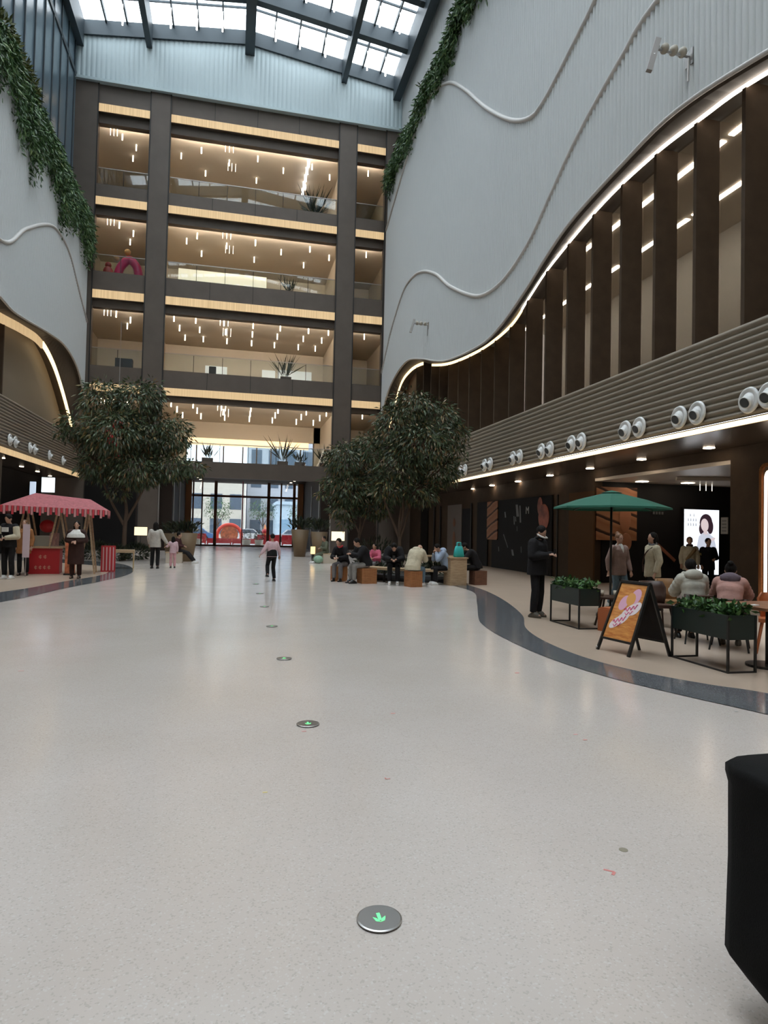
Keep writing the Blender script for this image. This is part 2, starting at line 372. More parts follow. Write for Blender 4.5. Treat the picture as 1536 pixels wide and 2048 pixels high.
ledline('led_light_line', XL, -1, zlL, -6, 35.0, .06, .36, M_gold, 'gold textured light line along the wavy left wall')
ledline('led_light_line', XL, -1, zlL, 35.05, 41.4, .08, .22, M_ledw, 'bright warm light line dropping steeply beside the left tree')

# corrugated bands
def corr_band(name, x, sgn, z0, z1, y0, y1, k):
    n = k*8; mb = MB(); vs = []; fs = []
    prof = []
    for i in range(n+1):
        z = z0+(z1-z0)*i/n; prof.append((x+sgn*.045*(1-abs(math.sin(PI*k*i/n))), z))
    prof.append((x+sgn*.45, z1+.02))
    for p, z in prof: vs += [(p, y0, z), (p, y1, z)]
    for i in range(len(prof)-1): fs.append((2*i, 2*i+1, 2*i+3, 2*i+2))
    mb.add(vs, fs); return mb.build(name, M_corr)
struct(corr_band('trim_5', XR, 1, 3.86, 5.66, YB, YF, 13)); struct(corr_band('trim_6', XL, -1, 4.43, 6.57, YB, YF, 16))
ZSR, ZSL, XSR, XSL = 3.70, 4.27, 11.5, -11.2
b = MB(); b.box(XR, 16.5, YB, 55, ZSR, ZSR+.14); struct(b.build('ceiling_soffit_right', M_soff))
b = MB(); b.box(-15, XL, YB, 55, ZSL, ZSL+.14); struct(b.build('ceiling_soffit_left', M_soff))
def edge_strip(x, z, y0, y1, sgn, m, label, h=.09):
    mb = MB(); mb.box(min(x-sgn*.03, x+sgn*.02), max(x-sgn*.03, x+sgn*.02), y0, y1, z-.02, z+h); return tag(mb.build('fascia_light_strip', m), label, 'light')
edge_strip(XR, ZSR+.03, -10, 27.2, 1, M_ledw, 'straight warm light strip under the corrugated band on the right', .08)
edge_strip(XL, ZSL+.03, -6, 37.0, -1, M_gold, 'straight gold light strip under the corrugated band on the left', .22)
edge_strip(XL, ZSL+.03, 37.1, 41.8, -1, M_gold, 'far gold light strip under the left band by the tree', .22)

# gallery glazing above the bands
def gallery(x, sgn, zb, zl, y0, y1, tagn):
    xg = x+sgn*1.12
    b = MB(); n = 60; vs = []
    for i in range(n+1):
        y = y0+(y1-y0)*i/n; vs += [(xg, y, zb-.2), (xg, y, zl(y)+.2)]
    b.add(vs, [(2*i, 2*i+2, 2*i+3, 2*i+1) for i in range(n)]); g = struct(b.build('window_2' if sgn > 0 else 'window_3', M_wing))
    b = MB(); b.box(*sorted((xg, x+sgn*6)), y0, y1, zb-.3, zb-.15); b.box(*sorted((x+sgn*.4, xg)), YB, YF, zb-.12, zb-.04); struct(b.build('floor_gallery_'+tagn, M_corr))
    b = MB(); b.box(*sorted((x+sgn*6, x+sgn*6.2)), y0, y1, zb-.3, 12.3); struct(b.build('wall_gallery_'+tagn, mat('grey_gallery_plaster', (.55, .53, .49), .7)))
    b = MB(); b.box(*sorted((xg+sgn*.1, x+sgn*6)), y0, y1, 11.6, 11.8); struct(b.build('ceiling_gallery_'+tagn, M_creamc))
gallery(XR, 1, 5.66, zlR, YB, 30, 'right'); gallery(XL, -1, 6.57, zlL, 22, 30.3, 'left')
# plain brown stretch of right wall beyond the glazing, and of left wall
b = MB(); b.box(XR+1.05, XR+1.3, 29.5, YF, 5.5, 12); struct(b.build('wall_right_far', M_dkwood))
b = MB(); b.box(XL-1.3, XL-1.0, 30.2, YF, 6.4, 12); b.box(XL-1.3, XL-1.0, YB, 22, 6.4, 12); struct(b.build('wall_left_far', M_corr))
k = 0
for i in range(-14, 17):
    y = 12.48+1.43*i
    if y < YB+.5 or y > YF-4: continue
    k += 1; nm = ('nearest' if 0 else '')
    m = MB(); top = min(zlR(y-.06), zlR(y+.06))+.05
    m.box(XR+.5, XR+1.1, y-.05, y+.05, 5.62, top)
    o = m.build('window_fin', M_wallbr); o['kind'] = 'structure'
for i, y in enumerate((26.9, 27.6, 28.3, 29.0, 29.7)):
    m = MB(); m.box(XL-1.1, XL-.5, y-.05, y+.05, 6.5, zlL(y)+.05); o = m.build('window_fin', M_wallbr); o['kind'] = 'structure'
# long ceiling lights of the right gallery
b = MB(); b.box(-.08, .08, -1.75, 1.75, -.05, 0); lt0 = None
for i in range(9):
    for j in range(2):
        loc = (11.8+1.9*j, .6+3.75*i, 11.62 if j else 11.62)
        if lt0 is None: lt0 = b.build('gallery_light', mat('gallery_light_glow', (1, .85, .65), .5, emit=22, ecol=(1, .90, .76)), loc=loc); o = lt0
        else: o = dup(lt0, loc)
        tag(o, 'linear warm ceiling light behind the upper right windows, %s line, %s from the camera' % ('outer' if j == 0 else 'inner', ORD[i]), 'light', 'ceiling lights behind the upper windows')

# ------------------------------------------------------------------ back facade
BAYS = [(-8.75, -5.72), (-4.53, 6.12), (7.3, 9.3)]
LV = [(5.62, 9.3, 9.61, 10.07), (11.17, 14.8, 15.28, 15.78), (16.93, 20.5, 21.02, 21.5), (22.3, 26.2, 26.78, 27.25)]
fac = D.objects.new('wall_back', None); COL.objects.link(fac); struct(fac)
b = MB()
for x0, x1 in ((-10.1, -8.75), (-5.72, -4.53), (6.12, 7.3), (9.3, 10.4)): b.box(x0, x1, YF-.05, YF+.6, 0, 28.7)
b.build('column_cladding', M_bronze, fac)
b = MB()
zs = [(4.62, 5.62)]+[(LV[i][1], LV[i+1][0]) for i in range(3)]+[(26.2, 28.7)]
for x0, x1 in BAYS:
    for k, (za, zb) in enumerate(zs):
        if k == 0: b.box(x0, x1, YF+.05, YF+.5, za, zb)
        else:
            zg = LV[k-1][2]; b.box(x0, x1, YF+.05, YF+.5, zg-.02, zb); b.box(x0, x1, YF+.3, YF+.5, za, zg)
b.build('spandrel', M_bronze, fac)
b = MB()
for x0, x1 in BAYS:
    for k, (za, zb) in enumerate(zs[1:]):
        zg = LV[k][3]
        n = max(1, round((x1-x0)/2.7))
        for i in range(1, n): xx = x0+(x1-x0)*i/n; b.box(xx-.015, xx+.015, YF+.035, YF+.06, zg+.02, zb)
for x in (-8.75, -5.72, -4.53, 6.12, 7.3, 9.3): b.box(x-.035, x+.035, YF-.07, YF-.03, 0, 28.7)
b.build('panel_seam', M_bronze2, fac)
BN = ['left', 'wide middle', 'right']; LN = ['lowest', 'second lowest', 'third lowest', 'topmost']
for bi, (x0, x1) in enumerate(BAYS):
    for k in range(4):
        m = MB(); m.box(x0+.03, x1-.03, YF+.0, YF+.06, LV[k][2], LV[k][3])
        tag(m.build('gold_light_strip', M_gold), f'{LN[k]} gold light strip over the {BN[bi]} bay of the back facade', 'light', 'gold strips across the back facade')
# gallery rooms behind the facade
for k, (za, zb, _, _) in enumerate(LV):
    YD = 50.5 if k else 51.5
    b = MB(); b.box(-10, 10, YF+.5, YD, za-.3, za-.02); struct(b.build('floor_level_%d' % (k+2), M_cream))
    b = MB(); b.box(-10, 10, YF+.5, YD, zb+.25, zb+.4); struct(b.build('ceiling_level_%d' % (k+2), M_creamc))
    if k: b = MB(); b.box(-10, 10, YD, YD+.2, za-.3, zb+.4); struct(b.build('wall_level_%d' % (k+2), M_cream))
    b = MB()
    for x in (-5.4, 6.6): b.box(x-.1, x+.1, YF+.5, YD, za-.02, zb+.25)
    struct(b.build('wall_partition_%d' % (k+2), M_cream))
    for bi, (x0, x1) in enumerate(BAYS):
        q_ = MB(); q_.box(x0, x1, YF+.5, YF+.72, zb-.01, zb+.02); struct(q_.build('added_cove_lip', M_bronze)); m = MB(); m.box(x0+.1, x1-.1, YF+.53, YF+.62, zb+.05, zb+.2)  # bronze lip added under each cove to hide its glow from below
        tag(m.build('cove_light', M_cove), f'warm cove light inside the {LN[k]} open gallery, {BN[bi]} bay', 'light', 'cove lights inside the galleries')
        g = thing('glass_balustrade', f'frameless glass balustrade of the {LN[k]} open gallery, {BN[bi]} bay', 'balustrade', ((x0+x1)/2, YF+.42, za), 0, 'balustrades of the galleries')
        w = (x1-x0)/2-.03; n = max(1, round(2*w/1.75))
        for i in range(n):
            xa = -w+2*w*i/n+.01; xb = -w+2*w*(i+1)/n-.01; p = MB(); p.box(xa, xb, -.01, .01, -.05, 1.15); p.build('glass_pane', M_glass, g)
            if i: p = MB(); p.box(xa-.025, xa+.005, -.02, .02, -.05, 1.12); p.build('joint', M_bronze2, g)
        p = MB(); p.box(-w, w, -.03, .03, 1.15, 1.19); p.build('handrail', M_silver, g)
# gallery details: shopfronts at the back
p1_ = ony(357, 536, 44.4); p2_ = ony(533, 566, 44.4); b = MB(); b.box(p1_.x, p2_.x, 44.4, 44.9, 16.92, p1_.z); tag(b.build('pale_glow_box', mat('pale_glow_face', (.9, .8, .6), .5, emit=.7, ecol=(1, .88, .64))), 'long pale glowing box behind the glass of the third lowest gallery', 'counter')  # long pale box with an even glow behind the balustrade
for i, (x, w, z) in enumerate(((-2.4, 1.6, 12.9), (1.8, 1.0, 12.9), (-3.2, 2.4, 24.1), (.2, 3.4, 23.4), (-7.6, 1.6, 24.2), (3.0, 2.6, 13.0), (4.6, 2.2, 18.6))):
    m = MB(); m.box(x, x+w, 50.38, 50.46, z, z+.75)
    tag(m.build('shop_window', mat('dim_shop_window', (.55, .58, .6), .3, emit=.35, ecol=(.9, .9, .85))), ('pale shop window at the back of the second lowest gallery, left end', 'small pale shop window in the middle of the second lowest gallery', 'pale shop window at the back left of the topmost gallery', 'wide pale shop window in the middle of the topmost gallery', 'pale window in the left bay of the topmost gallery', 'pale shop window right of the potted plant, second lowest gallery', 'pale shop window at the right of the third lowest gallery')[i], 'window')
# ceiling pendants in the galleries
pm = MB(); pm.tube([(0, 0, 0), (0, 0, -.42)], .042, 8); pend0 = pm.build('pendant_light', M_pend); pend0.location = (0, 44, 14)
pm2 = MB(); pm2.tube([(0, 0, 0), (0, 0, -.45)], .09, 8); pendw = pm2.build('pendant_light', M_pendw)
pm3 = MB(); pm3.tube([(0, 0, 0), (0, 0, -.55)], .014, 6); pends = pm3.build('slim_pendant_light', M_pend)
first = {}
def pend(kind, loc, k, bi, w=''):
    src = {'a': pend0, 'w': pendw, 's': pends}[kind]
    lab = {'a': 'small warm tube light, %s, %s gallery, %s bay', 'w': 'bright white tube light, %s, in the %s gallery, %s bay', 's': 'slim light rod, %s, in the %s gallery, %s bay'}[kind] % (w, LN[k], BN[bi].split()[-1])
    o = src if kind not in first else src.copy()
    if kind in first: COL.objects.link(o)
    first[kind] = 1; o.location = loc
    tag(o, lab, 'light', {'a': 'warm tube lights of the galleries', 'w': 'white tube lights in a row', 's': 'slim light rods of the galleries'}[kind])
for k, (za, zb, _, _) in enumerate(LV):
    zc = zb+.26
    xs = [-3.9, -2.6, -.9, .9, 2.6, 4.4, 5.7] if k != 2 else [-3.4, -2.7, -.9, .9, 2.6, 4.4, 5.8]
    for xi, x in enumerate(xs):
        for yi, y in enumerate((43.4, 45.4, 47.6) if k < 2 else ((43.8, 46.6) if xi % 2 else (44.8,))):
            pend('a', (x-.12*(yi-1)*(x-1)/3, y, zc), k, 1, '%s from the left, %s row' % (ORD[xi], ('front', 'middle', 'rear')[yi]))
    for xi, x in enumerate((-1.2, -.95, -.7)): pend('s', (x, 42.95, zc), k, 1, '%s of the front three' % ORD[xi]); pend('s', (x+.15, 45.2, zc), k, 1, '%s of the rear three' % ORD[xi])
    for xi, (x, y) in enumerate(((-7.6, 43.6), (-6.9, 44.6), (-7.3, 46))): pend('a', (x, y, zc), k, 0, '%s from the front' % ORD[xi])
    for xi, x in enumerate((-8.2, -8.0, -7.8)): pend('s', (x, 43, zc), k, 0, '%s from the left' % ORD[xi])
    pend('a', (8.4, 43.6, zc), k, 2, 'the only one')
for i in range(5): pend('w', (4.25-.0*i, 43.4+.95*i, 26.45), 3, 1, '%s from the front' % ORD[i])
# second-floor (lowest gallery) back: bulkhead, lit blind, windows to the outside
b = MB(); b.box(-5.3, 6.5, 51.3, 51.5, 8.3, 9.7); b.box(-10, -3.7, 51.3, 51.5, 5.3, 8.31); b.box(-10, -5.2, 51.3, 51.5, 8.3, 9.7); b.box(6.0, 10, 51.3, 51.5, 5.3, 9.7); struct(b.build('wall_level_2', M_cream))
b = MB(); b.box(-3.6, 5.6, 51.22, 51.32, 7.75, 8.3); tag(b.build('lit_blind', mat('lit_cream_blind', (1, .8, .55), .6, emit=.95, ecol=(1, .76, .48))), 'glowing cream blind above the windows of the lowest gallery', 'blind')
wr_ = D.objects.new('window_4', None); COL.objects.link(wr_); struct(wr_)
b = MB(); b.box(-3.7, 6, 51.38, 51.40, 5.3, 8.3); b.build('pane', M_doorg, wr_)
b = MB()
for x in (-3.65, -2.9, -.9, .55, 1.6, 2.7, 3.9, 5.0, 6.0): b.box(x-.05, x+.05, 51.3, 51.46, 5.3, 8.3)
b.build('window_frame', M_dkwood, wr_)
# pediment
b = MB(); n = 480; vs = []; fs = []
def ztop(x): return 32.4-1.3*abs(x-.17)/10
for i in range(n+1):
    x = -10.1+20.45*i/n; d = .035*abs(math.sin(PI*(x/.28)))
    vs += [(x, YF+.1-d-.25, 28.6), (x, YF+.1-d-.25, ztop(x)+.8)]
b.add(vs, [(2*i, 2*i+1, 2*i+3, 2*i+2) for i in range(n)]); b.box(-10.1, 10.35, YF-.28, YF+.6, 28.45, 28.62)
struct(b.build('wall_back_upper', M_pale))
b = MB(); b.box(-16, -10.05, YF+.1, YF+.4, 0, 33); b.box(10.35, 22, YF+.1, YF+.4, 0, 33); struct(b.build('wall_back_sides', M_bronze))
b = MB(); b.box(-10.2, -10, YF+.4, 51.6, 4.7, 28); b.box(10, 10.2, YF+.4, 51.6, 4.7, 28); struct(b.build('wall_level_sides', M_cream))
# wall behind the camera
b = MB(); b.box(-16, 22, YB-.3, YB, 0, 33); struct(b.build('wall_front', M_cream))

# ------------------------------------------------------------------ skylight
roof = D.objects.new('ceiling', None); COL.objects.link(roof); struct(roof)
b = MB(); b.add([(-10.4, YB, 32.2), (.17, YB, 33.6), (.17, YF+.4, 33.6), (-10.4, YF+.4, 32.2), (10.6, YB, 32.2), (10.6, YF+.4, 32.2)], [(0, 1, 2, 3), (1, 4, 5, 2)])
b.build('roof_glass', M_roofg, roof)
beams = [YF-.1-3.7*i for i in range(15)]
for y in beams:
    b = MB()
    for (xa, za, xb, zb) in ((-10.4, 31.05, .17, 32.4), (.17, 32.4, 10.6, 31.05)):
        b.add([(xa, y-.22, za), (xb, y-.22, zb), (xb, y+.22, zb), (xa, y+.22, za), (xa, y-.22, za+.9), (xb, y-.22, zb+.9), (xb, y+.22, zb+.9), (xa, y+.22, za+.9)],
              [(0, 3, 2, 1), (4, 5, 6, 7), (0, 1, 5, 4), (1, 2, 6, 5), (2, 3, 7, 6), (3, 0, 4, 7)])
    b.build('steel_beam', M_steel, roof)
def zr(x): return 33.35-1.3*abs(x-.17)/10
for x, w, h in ((-9.9, .5, 1.6), (-5.9, .34, 1.5), (.17, .6, 1.6), (6.3, .34, 1.5), (9.9, .5, 1.6)):
    b = MB(); b.bar((x, YB, zr(x)-h/2), (x, YF, zr(x)-h/2), w, h); b.build('steel_purlin', M_steel, roof)
for x in (-8.4, -7.2, -4.5, -3.0, -1.5, 1.7, 3.2, 4.8, 7.5, 8.7):
    b = MB(); b.bar((x, YB, zr(x)-.05), (x, YF, zr(x)-.05), .09, .3); b.build('glazing_bar', M_steel, roof)
b = MB()
for i, y in enumerate(beams):
    for q in (.5,):
        yy = y-3.7*q; b.bar((-10.2, yy, zr(-10.2)+.1), (.17, yy, zr(.17)+.1), .07, .12); b.bar((.17, yy, zr(.17)+.1), (10.4, yy, zr(10.4)+.1), .07, .12)
b.build('cross_glazing_bars', M_steel, roof)
hp = MB(); hp.tube([(0, 0, 0), (0, 0, -.7)], .05, 8); hp.tube([(0, 0, .65), (0, 0, 0)], .012, 6); hp0 = None
k = 0
for yi, y in enumerate((40.1, 36.4, 32.7)):
    for xi, x in enumerate((-7.2, -4.5, -3.0, -1.5, 1.7, 3.2, 4.8, 7.5, 8.7)):
        z = zr(x)-.75
        if hp0 is None: hp0 = hp.build('skylight_tube_light', M_pendw, loc=(x, y, z)); o = hp0
        else: o = dup(hp0, (x, y, z))
        tag(o, 'small bright tube light under the skylight, %s from the left, %s row from the gable' % (ORD[xi], ORD[yi]), 'light', 'tube lights hanging under the skylight')
# ------------------------------------------------------------------ lobby and doors at the back
b = MB()
b.box(-5.0, -3.75, YF+.5, 54.5, 0, 5.25); b.box(5.55, 6.6, YF+.5, 54.5, 0, 5.25); b.box(-11, -5, 50, 50.2, 0, 5.3); b.box(6.6, 16, 50, 50.2, 0, 5.3)
struct(b.build('wall_lobby', mat('dark_lobby_panel', (.03, .02, .015), .7, spec=.15)))
b = MB(); b.box(-10, 10, YF+.5, 56, 5.22, 5.32); struct(b.build('ceiling_lobby', M_wallbr))
b = MB()
for x in (-3.74, 5.54):
    for y in (43.1, 47.5): b.box(x-.05, x+.05, y-.06, y+.06, 0, 4.65)
for x in (-4.5, 6.1): b.box(x-.04, x+.04, YF-.12, YF-.06, 0, 4.62)
struct(b.build('trim_7', M_silver))
p_ = ony(766, 1055, 49.9); b = MB(); b.box(p_.x-.16, p_.x+.16, 49.85, 49.95, .3, 3.2); tag(b.build('narrow_reflection_strip', mat('narrow_reflection_glow', (.8, .8, .78), .5, emit=.55, ecol=(.8, .75, .7), var=.5, vscale=3)), 'narrow pale glowing strip standing for a reflection between the two right-hand trees', 'poster')  # glowing strip added in place of a bright upright reflection
b = MB(); b.box(-4.4, -3.78, 42.52, 42.6, 4.2, 4.6); tag(b.build('header_light', M_gold), 'short gold header light left of the lobby opening', 'light')
b = MB(); b.box(-3.75, -3.3, 53.6, 54.0, 0, 5.22); b.box(5.1, 5.55, 53.6, 54.0, 0, 5.22); struct(b.build('trim_8', mat('bronze_jamb', (.25, .12, .05), .4, .3)))
dg = D.objects.new('door_1', None); COL.objects.link(dg); struct(dg)
b = MB(); b.box(-3.4, 5.2, 53.99, 54.01, 0, 5.22); b.build('door_glass', M_doorg, dg)
b = MB()
for px_, w in ((385, .12), (403, .10), (430, .24), (536, .24), (561, .12), (587, .22)):
    x = ony(px_, 1050, 54).x; b.box(x-w/2, x+w/2, 53.9, 54.1, 0, 5.22)
b.box(-3.4, 5.2, 53.9, 54.1, 3.95, 4.12); b.box(-3.4, 5.2, 53.9, 54.1, 0, .12)
b.build('door_frame', mat('copper_brown_frame', (.12, .045, .025), .4, .3), dg)
x = ony(484, 1050, 53.5).x; b = MB(); b.tube([(x, 53.5, 0), (x, 53.5, 5.22)], .05, 8); tag(b.build('red_pole', M_red), 'thin red pole standing in the middle of the entrance', 'pole')
dl = MB(); dl.box(-.075, .075, -.075, .075, -.012, 0); dl0 = None
lobby = [(-3.2+.12*i, 43+1.9*i) for i in range(6)]+[(5.0-.12*i, 43+1.9*i) for i in range(6)]
for li, (x, y) in enumerate(lobby):
    if dl0 is None: dl0 = dl.build('ceiling_downlight', M_dl, loc=(x, y, 5.218)); o = dl0
    else: o = dup(dl0, (x, y, 5.218))
    tag(o, 'small square downlight in the entrance lobby ceiling, %s row, %s from the hall' % ('left' if x < 1 else 'right', ORD[li % 6]), 'light', 'downlights of the lobby')
for li, (px_, py_) in enumerate(((1418, 896), (1283, 919), (1180, 937), (1100, 951), (1036, 963), (984, 971), (947, 978), (915, 984), (890, 989))):
    p = fl(px_, py_, ZSR-.002); o = dup(dl0, p); o.scale = (1.2, 1.2, 1); tag(o, 'small square downlight in the bronze soffit on the right side, %s from the right edge' % ORD[li], 'light', 'downlights of the right soffit')
for li, (px_, py_) in enumerate(((5, 916), (43, 933), (75, 943), (100, 952), (127, 958), (150, 965), (168, 970))):
    p = fl(px_, py_, ZSL-.002); o = dup(dl0, p); tag(o, 'small square downlight in the soffit on the left side, %s from the left edge' % ORD[li], 'light', 'downlights of the left soffit')

# ------------------------------------------------------------------ ground floor shopfronts, right
b = MB(); b.box(XSR, XSR+.3, 19.2, 42, 3.0, ZSR); b.box(XSR, XSR+.3, YB, 19.2, 3.42, ZSR); b.box(XSR, XSR+.3, YB, 13.2, 0, 3.42)
b.box(XSR, XSR+.3, 19.25, 42, 0, 3.0)
struct(b.build('wall_right_ground', M_wallbr))
b = MB(); b.box(XSR+.3, 20, 12.6, 13.0, 0, 3.4); b.box(XSR+.3, 20, 19.2, 19.4, 0, 3.4); b.box(19.8, 20, 13, 19.2, 0, 3.4); struct(b.build('wall_passage', M_charcoal))
b = MB(); b.box(XSR+.02, 20, 13, 19.2, 3.32, 3.42); struct(b.build('ceiling_passage', mat('passage_ceiling_cream', (.72, .64, .54), .35)))
XH = XSR-.03
def yx(px_): return onx(px_, 1060, XH).y
def vpanel(name, pa, pb, z0, z1, m, x=XH, t=.03):
    mb = MB(); mb.box(x-t, x, min(yx(pa), yx(pb)), max(yx(pa), yx(pb)), z0, z1); return mb.build(name, m)
tag(vpanel('shop_hoarding', 985, 1105, 0, 3.0, M_black), 'wide black shop hoarding with small white marks on the right side', 'hoarding')
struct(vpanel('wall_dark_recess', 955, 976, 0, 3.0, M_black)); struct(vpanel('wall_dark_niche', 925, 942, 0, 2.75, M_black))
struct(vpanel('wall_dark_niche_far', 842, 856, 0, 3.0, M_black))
struct(vpanel('wall_brown_pier', 1140, 1190, 0, 3.0, mat('brown_pier', (.11, .062, .032), .7, spec=.1), x=XH-.0, t=.06))
m_wg = D.materials.new('wood_plank_graphic'); m_wg.use_nodes = True; nt = m_wg.node_tree; bb = nt.nodes['Principled BSDF']; tc = nt.nodes.new('ShaderNodeTexCoord')
mp = nt.nodes.new('ShaderNodeMapping'); mp.inputs['Rotation'].default_value = (.35, -.3, 0); mp.inputs['Location'].default_value = (0, 0, .1); wv = nt.nodes.new('ShaderNodeTexWave'); wv.bands_direction = 'Z'; wv.wave_profile = 'SAW'
wv.inputs['Scale'].default_value = .75; wv.inputs['Distortion'].default_value = 1.6; wv.inputs['Detail'].default_value = 3; wv.inputs['Detail Scale'].default_value = 1.2
nt.links.new(tc.outputs['Object'], mp.inputs[0]); nt.links.new(mp.outputs[0], wv.inputs['Vector']); nt.links.new(ramp(nt, wv.outputs[0], [(0, (.02, .008, .004)), (.16, (.05, .018, .008)), (.24, (.36, .16, .08)), (.7, (.30, .12, .055)), (1, (.42, .20, .10))]), bb.inputs['Base Color']); bb.inputs['Roughness'].default_value = .6
tag(vpanel('wood_grain_poster', 976, 997, 1.25, 2.98, m_wg, XH-.035), 'narrow orange wood-grain poster on the black hoarding', 'poster')
po = vpanel('taupe_poster', 896, 924, .05, 3.0, mat('taupe_poster_paper', (.16, .13, .115), .5), XH-.01)
tag(po, 'tall taupe poster with two small orange icons beside a dark niche', 'poster')
for z, h in ((2.05, .22), (1.1, .5)):
    m = MB(); m.ball((XH-.06, (yx(906)+yx(914))/2, z), (.01, .22, h)); m.build('orange_icon', mat('brown_orange_ink', (.22, .08, .03), .5), po)
bl = MB(); bl.ball((XH-.05, (yx(1078)+yx(1101))/2, 2.2), (.015, .45, .5)); bl.ball((XH-.04, yx(1081), 2.62), (.01, .22, .35))
tag(bl.build('round_fruit_graphic', mat('salmon_graphic', (.36, .10, .06), .5, var=.5, vscale=2.5), smooth=True), 'round salmon-pink printed shape on the black hoarding', 'graphic')
def text(s, loc, size, m, rx=PI/2, rz=0, name='lettering', parent=None, ext=.004, space=1, ax='CENTER'):
    c = D.curves.new(name, 'FONT'); c.body = s; c.size = size; c.extrude = ext; c.align_x = ax; c.space_character = space
    c.resolution_u = 2; c.materials.append(m); o = D.objects.new(name, c); COL.objects.link(o); o.location = loc; o.rotation_euler = (rx, 0, rz)
    bpy.context.view_layer.update(); me = D.meshes.new_from_object(o.evaluated_get(bpy.context.evaluated_depsgraph_get())); n = D.objects.new(name, me); COL.objects.link(n); n.location = loc; n.rotation_euler = (rx, 0, rz); D.objects.remove(o); n.name = name
    if parent: n.parent = parent
    return n
M_wmark = mat('white_vinyl_mark', (.42, .42, .42), .5)
ho = D.objects['shop_hoarding']
text('M', (XH-.04, yx(1056), 2.35), .42, M_wmark, rz=-PI/2, parent=ho)
m = MB()
for px_, z, w, h in ((1036, 2.5, .35, .5), (1030, 2.1, .15, .35), (1033, 2.15, .12, .2), (1042, 2.35, .2, .7), (1012, 2.35, .2, .25), (1036, 1.75, .06, .2), (1045, .9, .07, .25), (1028, .75, .3, .25), (1000, .85, .1, .2)):
    y = yx(px_)
    m.add([(XH-.045, y-w/2, z-h/2), (XH-.045, y+w*.2, z-h/2), (XH-.045, y+w/2, z+h/2), (XH-.045, y-w*.1, z+h/2)], [(0, 1, 2, 3)])
m.bar((XH-.04, yx(1009), 1.5), (XH-.04, yx(1018), .95), .02, .04)
m.build('white_mark', mat('grey_vinyl_mark', (.16, .16, .17), .5), ho)
# dark vertical shopfront pieces further along the right
for px_, w, z in ((868, .12, 3.0), (880, .1, 3.0), (942, .1, 3.0)): struct(vpanel('trim_9', px_, px_+2, 0, z, M_bronze2, XH-.02))
b = MB(); b.box(XSR-.04, XSR+.02, yx(1115), yx(1113), 0, 3.0); struct(b.build('trim_10', M_bronze2))
# passage wall with posters and light box (faces the camera, at y = 19.15)
YP = 19.17
b = MB(); b.box(11.55, 13.05, YP-.03, YP, 1.4, 3.15); tag(b.build('wood_grain_mural', m_wg), 'large orange wood-grain mural behind the green parasol', 'mural')
m = MB(); m.ball((12.6, YP-.05, 2.2), (.22, .02, .55)); m.ball((12.65, YP-.05, 1.35), (.2, .02, .3)); m.build('drip_shape', mat('salmon_ink', (.36, .15, .08), .5), D.objects['wood_grain_mural'])
b = MB(); b.bar((13.75, YP-.04, 1.35), (14.5, YP-.04, .75), .04, .1); b.build('copper_stroke', mat('copper_ink', (.30, .12, .07), .5), None)
tag(D.objects['copper_stroke'], 'diagonal copper stroke painted on the black passage wall', 'mark')
m = MB()
for i in range(4): m.box(13.66+.11*i, 13.73+.11*i, YP-.02, YP-.01, 2.30, 2.39)
tag(m.build('faint_lettering', mat('dim_white_mark', (.10, .10, .10), .5)), 'tiny faint lettering high on the black passage wall', 'lettering')
lb = thing('light_box', 'glowing white advertising light box with a dark-haired woman portrait', 'light box', (15.48, YP-.1, .3))
M_lbx = mat('lit_poster_white', (.9, .95, 1), .4, emit=1.15, ecol=(.88, .93, 1))
def em(name, c, e=1.0): return mat(name, c, .5, emit=e, ecol=c)
m = MB(); m.box(-.74, .74, -.0, .1, -.06, 2.26); m.build('case', M_black, lb)
m = MB(); m.box(-.68, .68, -.012, 0, 0, 2.2); m.build('lit_panel', M_lbx, lb)
def plate(n, pts, y, mm, par): q = MB(); q.prism(pts, y-.002, y, 'y'); return q.build(n, mm, par)
def ell(cx, cz, rx_, rz_, n=20, t=0):
    return [(cx+rx_*math.cos(2*PI*i/n)*math.cos(t)-rz_*math.sin(2*PI*i/n)*math.sin(t), cz+rx_*math.cos(2*PI*i/n)*math.sin(t)+rz_*math.sin(2*PI*i/n)*math.cos(t)) for i in range(n)]
pic = [('portrait_hair', ell(.16, 1.76, .25, .30), (.04, .02, .03), -.014), ('portrait_hair', ell(.33, 1.62, .12, .24), (.04, .02, .03), -.0145), ('portrait_hair', ell(.0, 1.55, .11, .2), (.04, .02, .03), -.0146),
       ('portrait_shoulders', [(-.2, .95), (-.12, 1.3), (.05, 1.42), (.25, 1.42), (.48, 1.26), (.58, .9), (.5, .5), (-.1, .5)], (.70, .76, .90), -.0162),
       ('portrait_face', ell(.11, 1.68, .15, .22, t=.12), (.85, .72, .74), -.018), ('portrait_neck', [(.07, 1.5), (.2, 1.5), (.24, 1.36), (.06, 1.36)], (.8, .68, .7), -.0172),
       ('portrait_hand', ell(.42, 1.2, .12, .05, t=.4), (.85, .72, .74), -.0185), ('portrait_product', [(.22, .62), (.36, .62), (.4, .75), (.24, .8)], (.25, .28, .33), -.0185)]
for n_, pts, c, y in pic: plate(n_, pts, y, em('lit_'+n_+('' if n_ != 'portrait_hair' else ''), c, .75), lb)
mm = MB()
for r in range(3):
    for i in range((2, 4, 4)[r]):
        x = -.48+(.14*i if r == 0 else .1*i)-(0 if r == 0 else .08); z = 2.02-.16*r
        mm.box(x, x+.06, -.017, -.014, z, z+.012); mm.box(x+.02, x+.035, -.017, -.014, z-.06, z+.05); mm.bar((x+.03, -.015, z), (x, -.015, z-.06), .012, .004); mm.bar((x+.03, -.015, z), (x+.06, -.015, z-.06), .012, .004)
mm.build('portrait_lettering', em('lit_grey_ink', (.3, .32, .36), .6), lb)
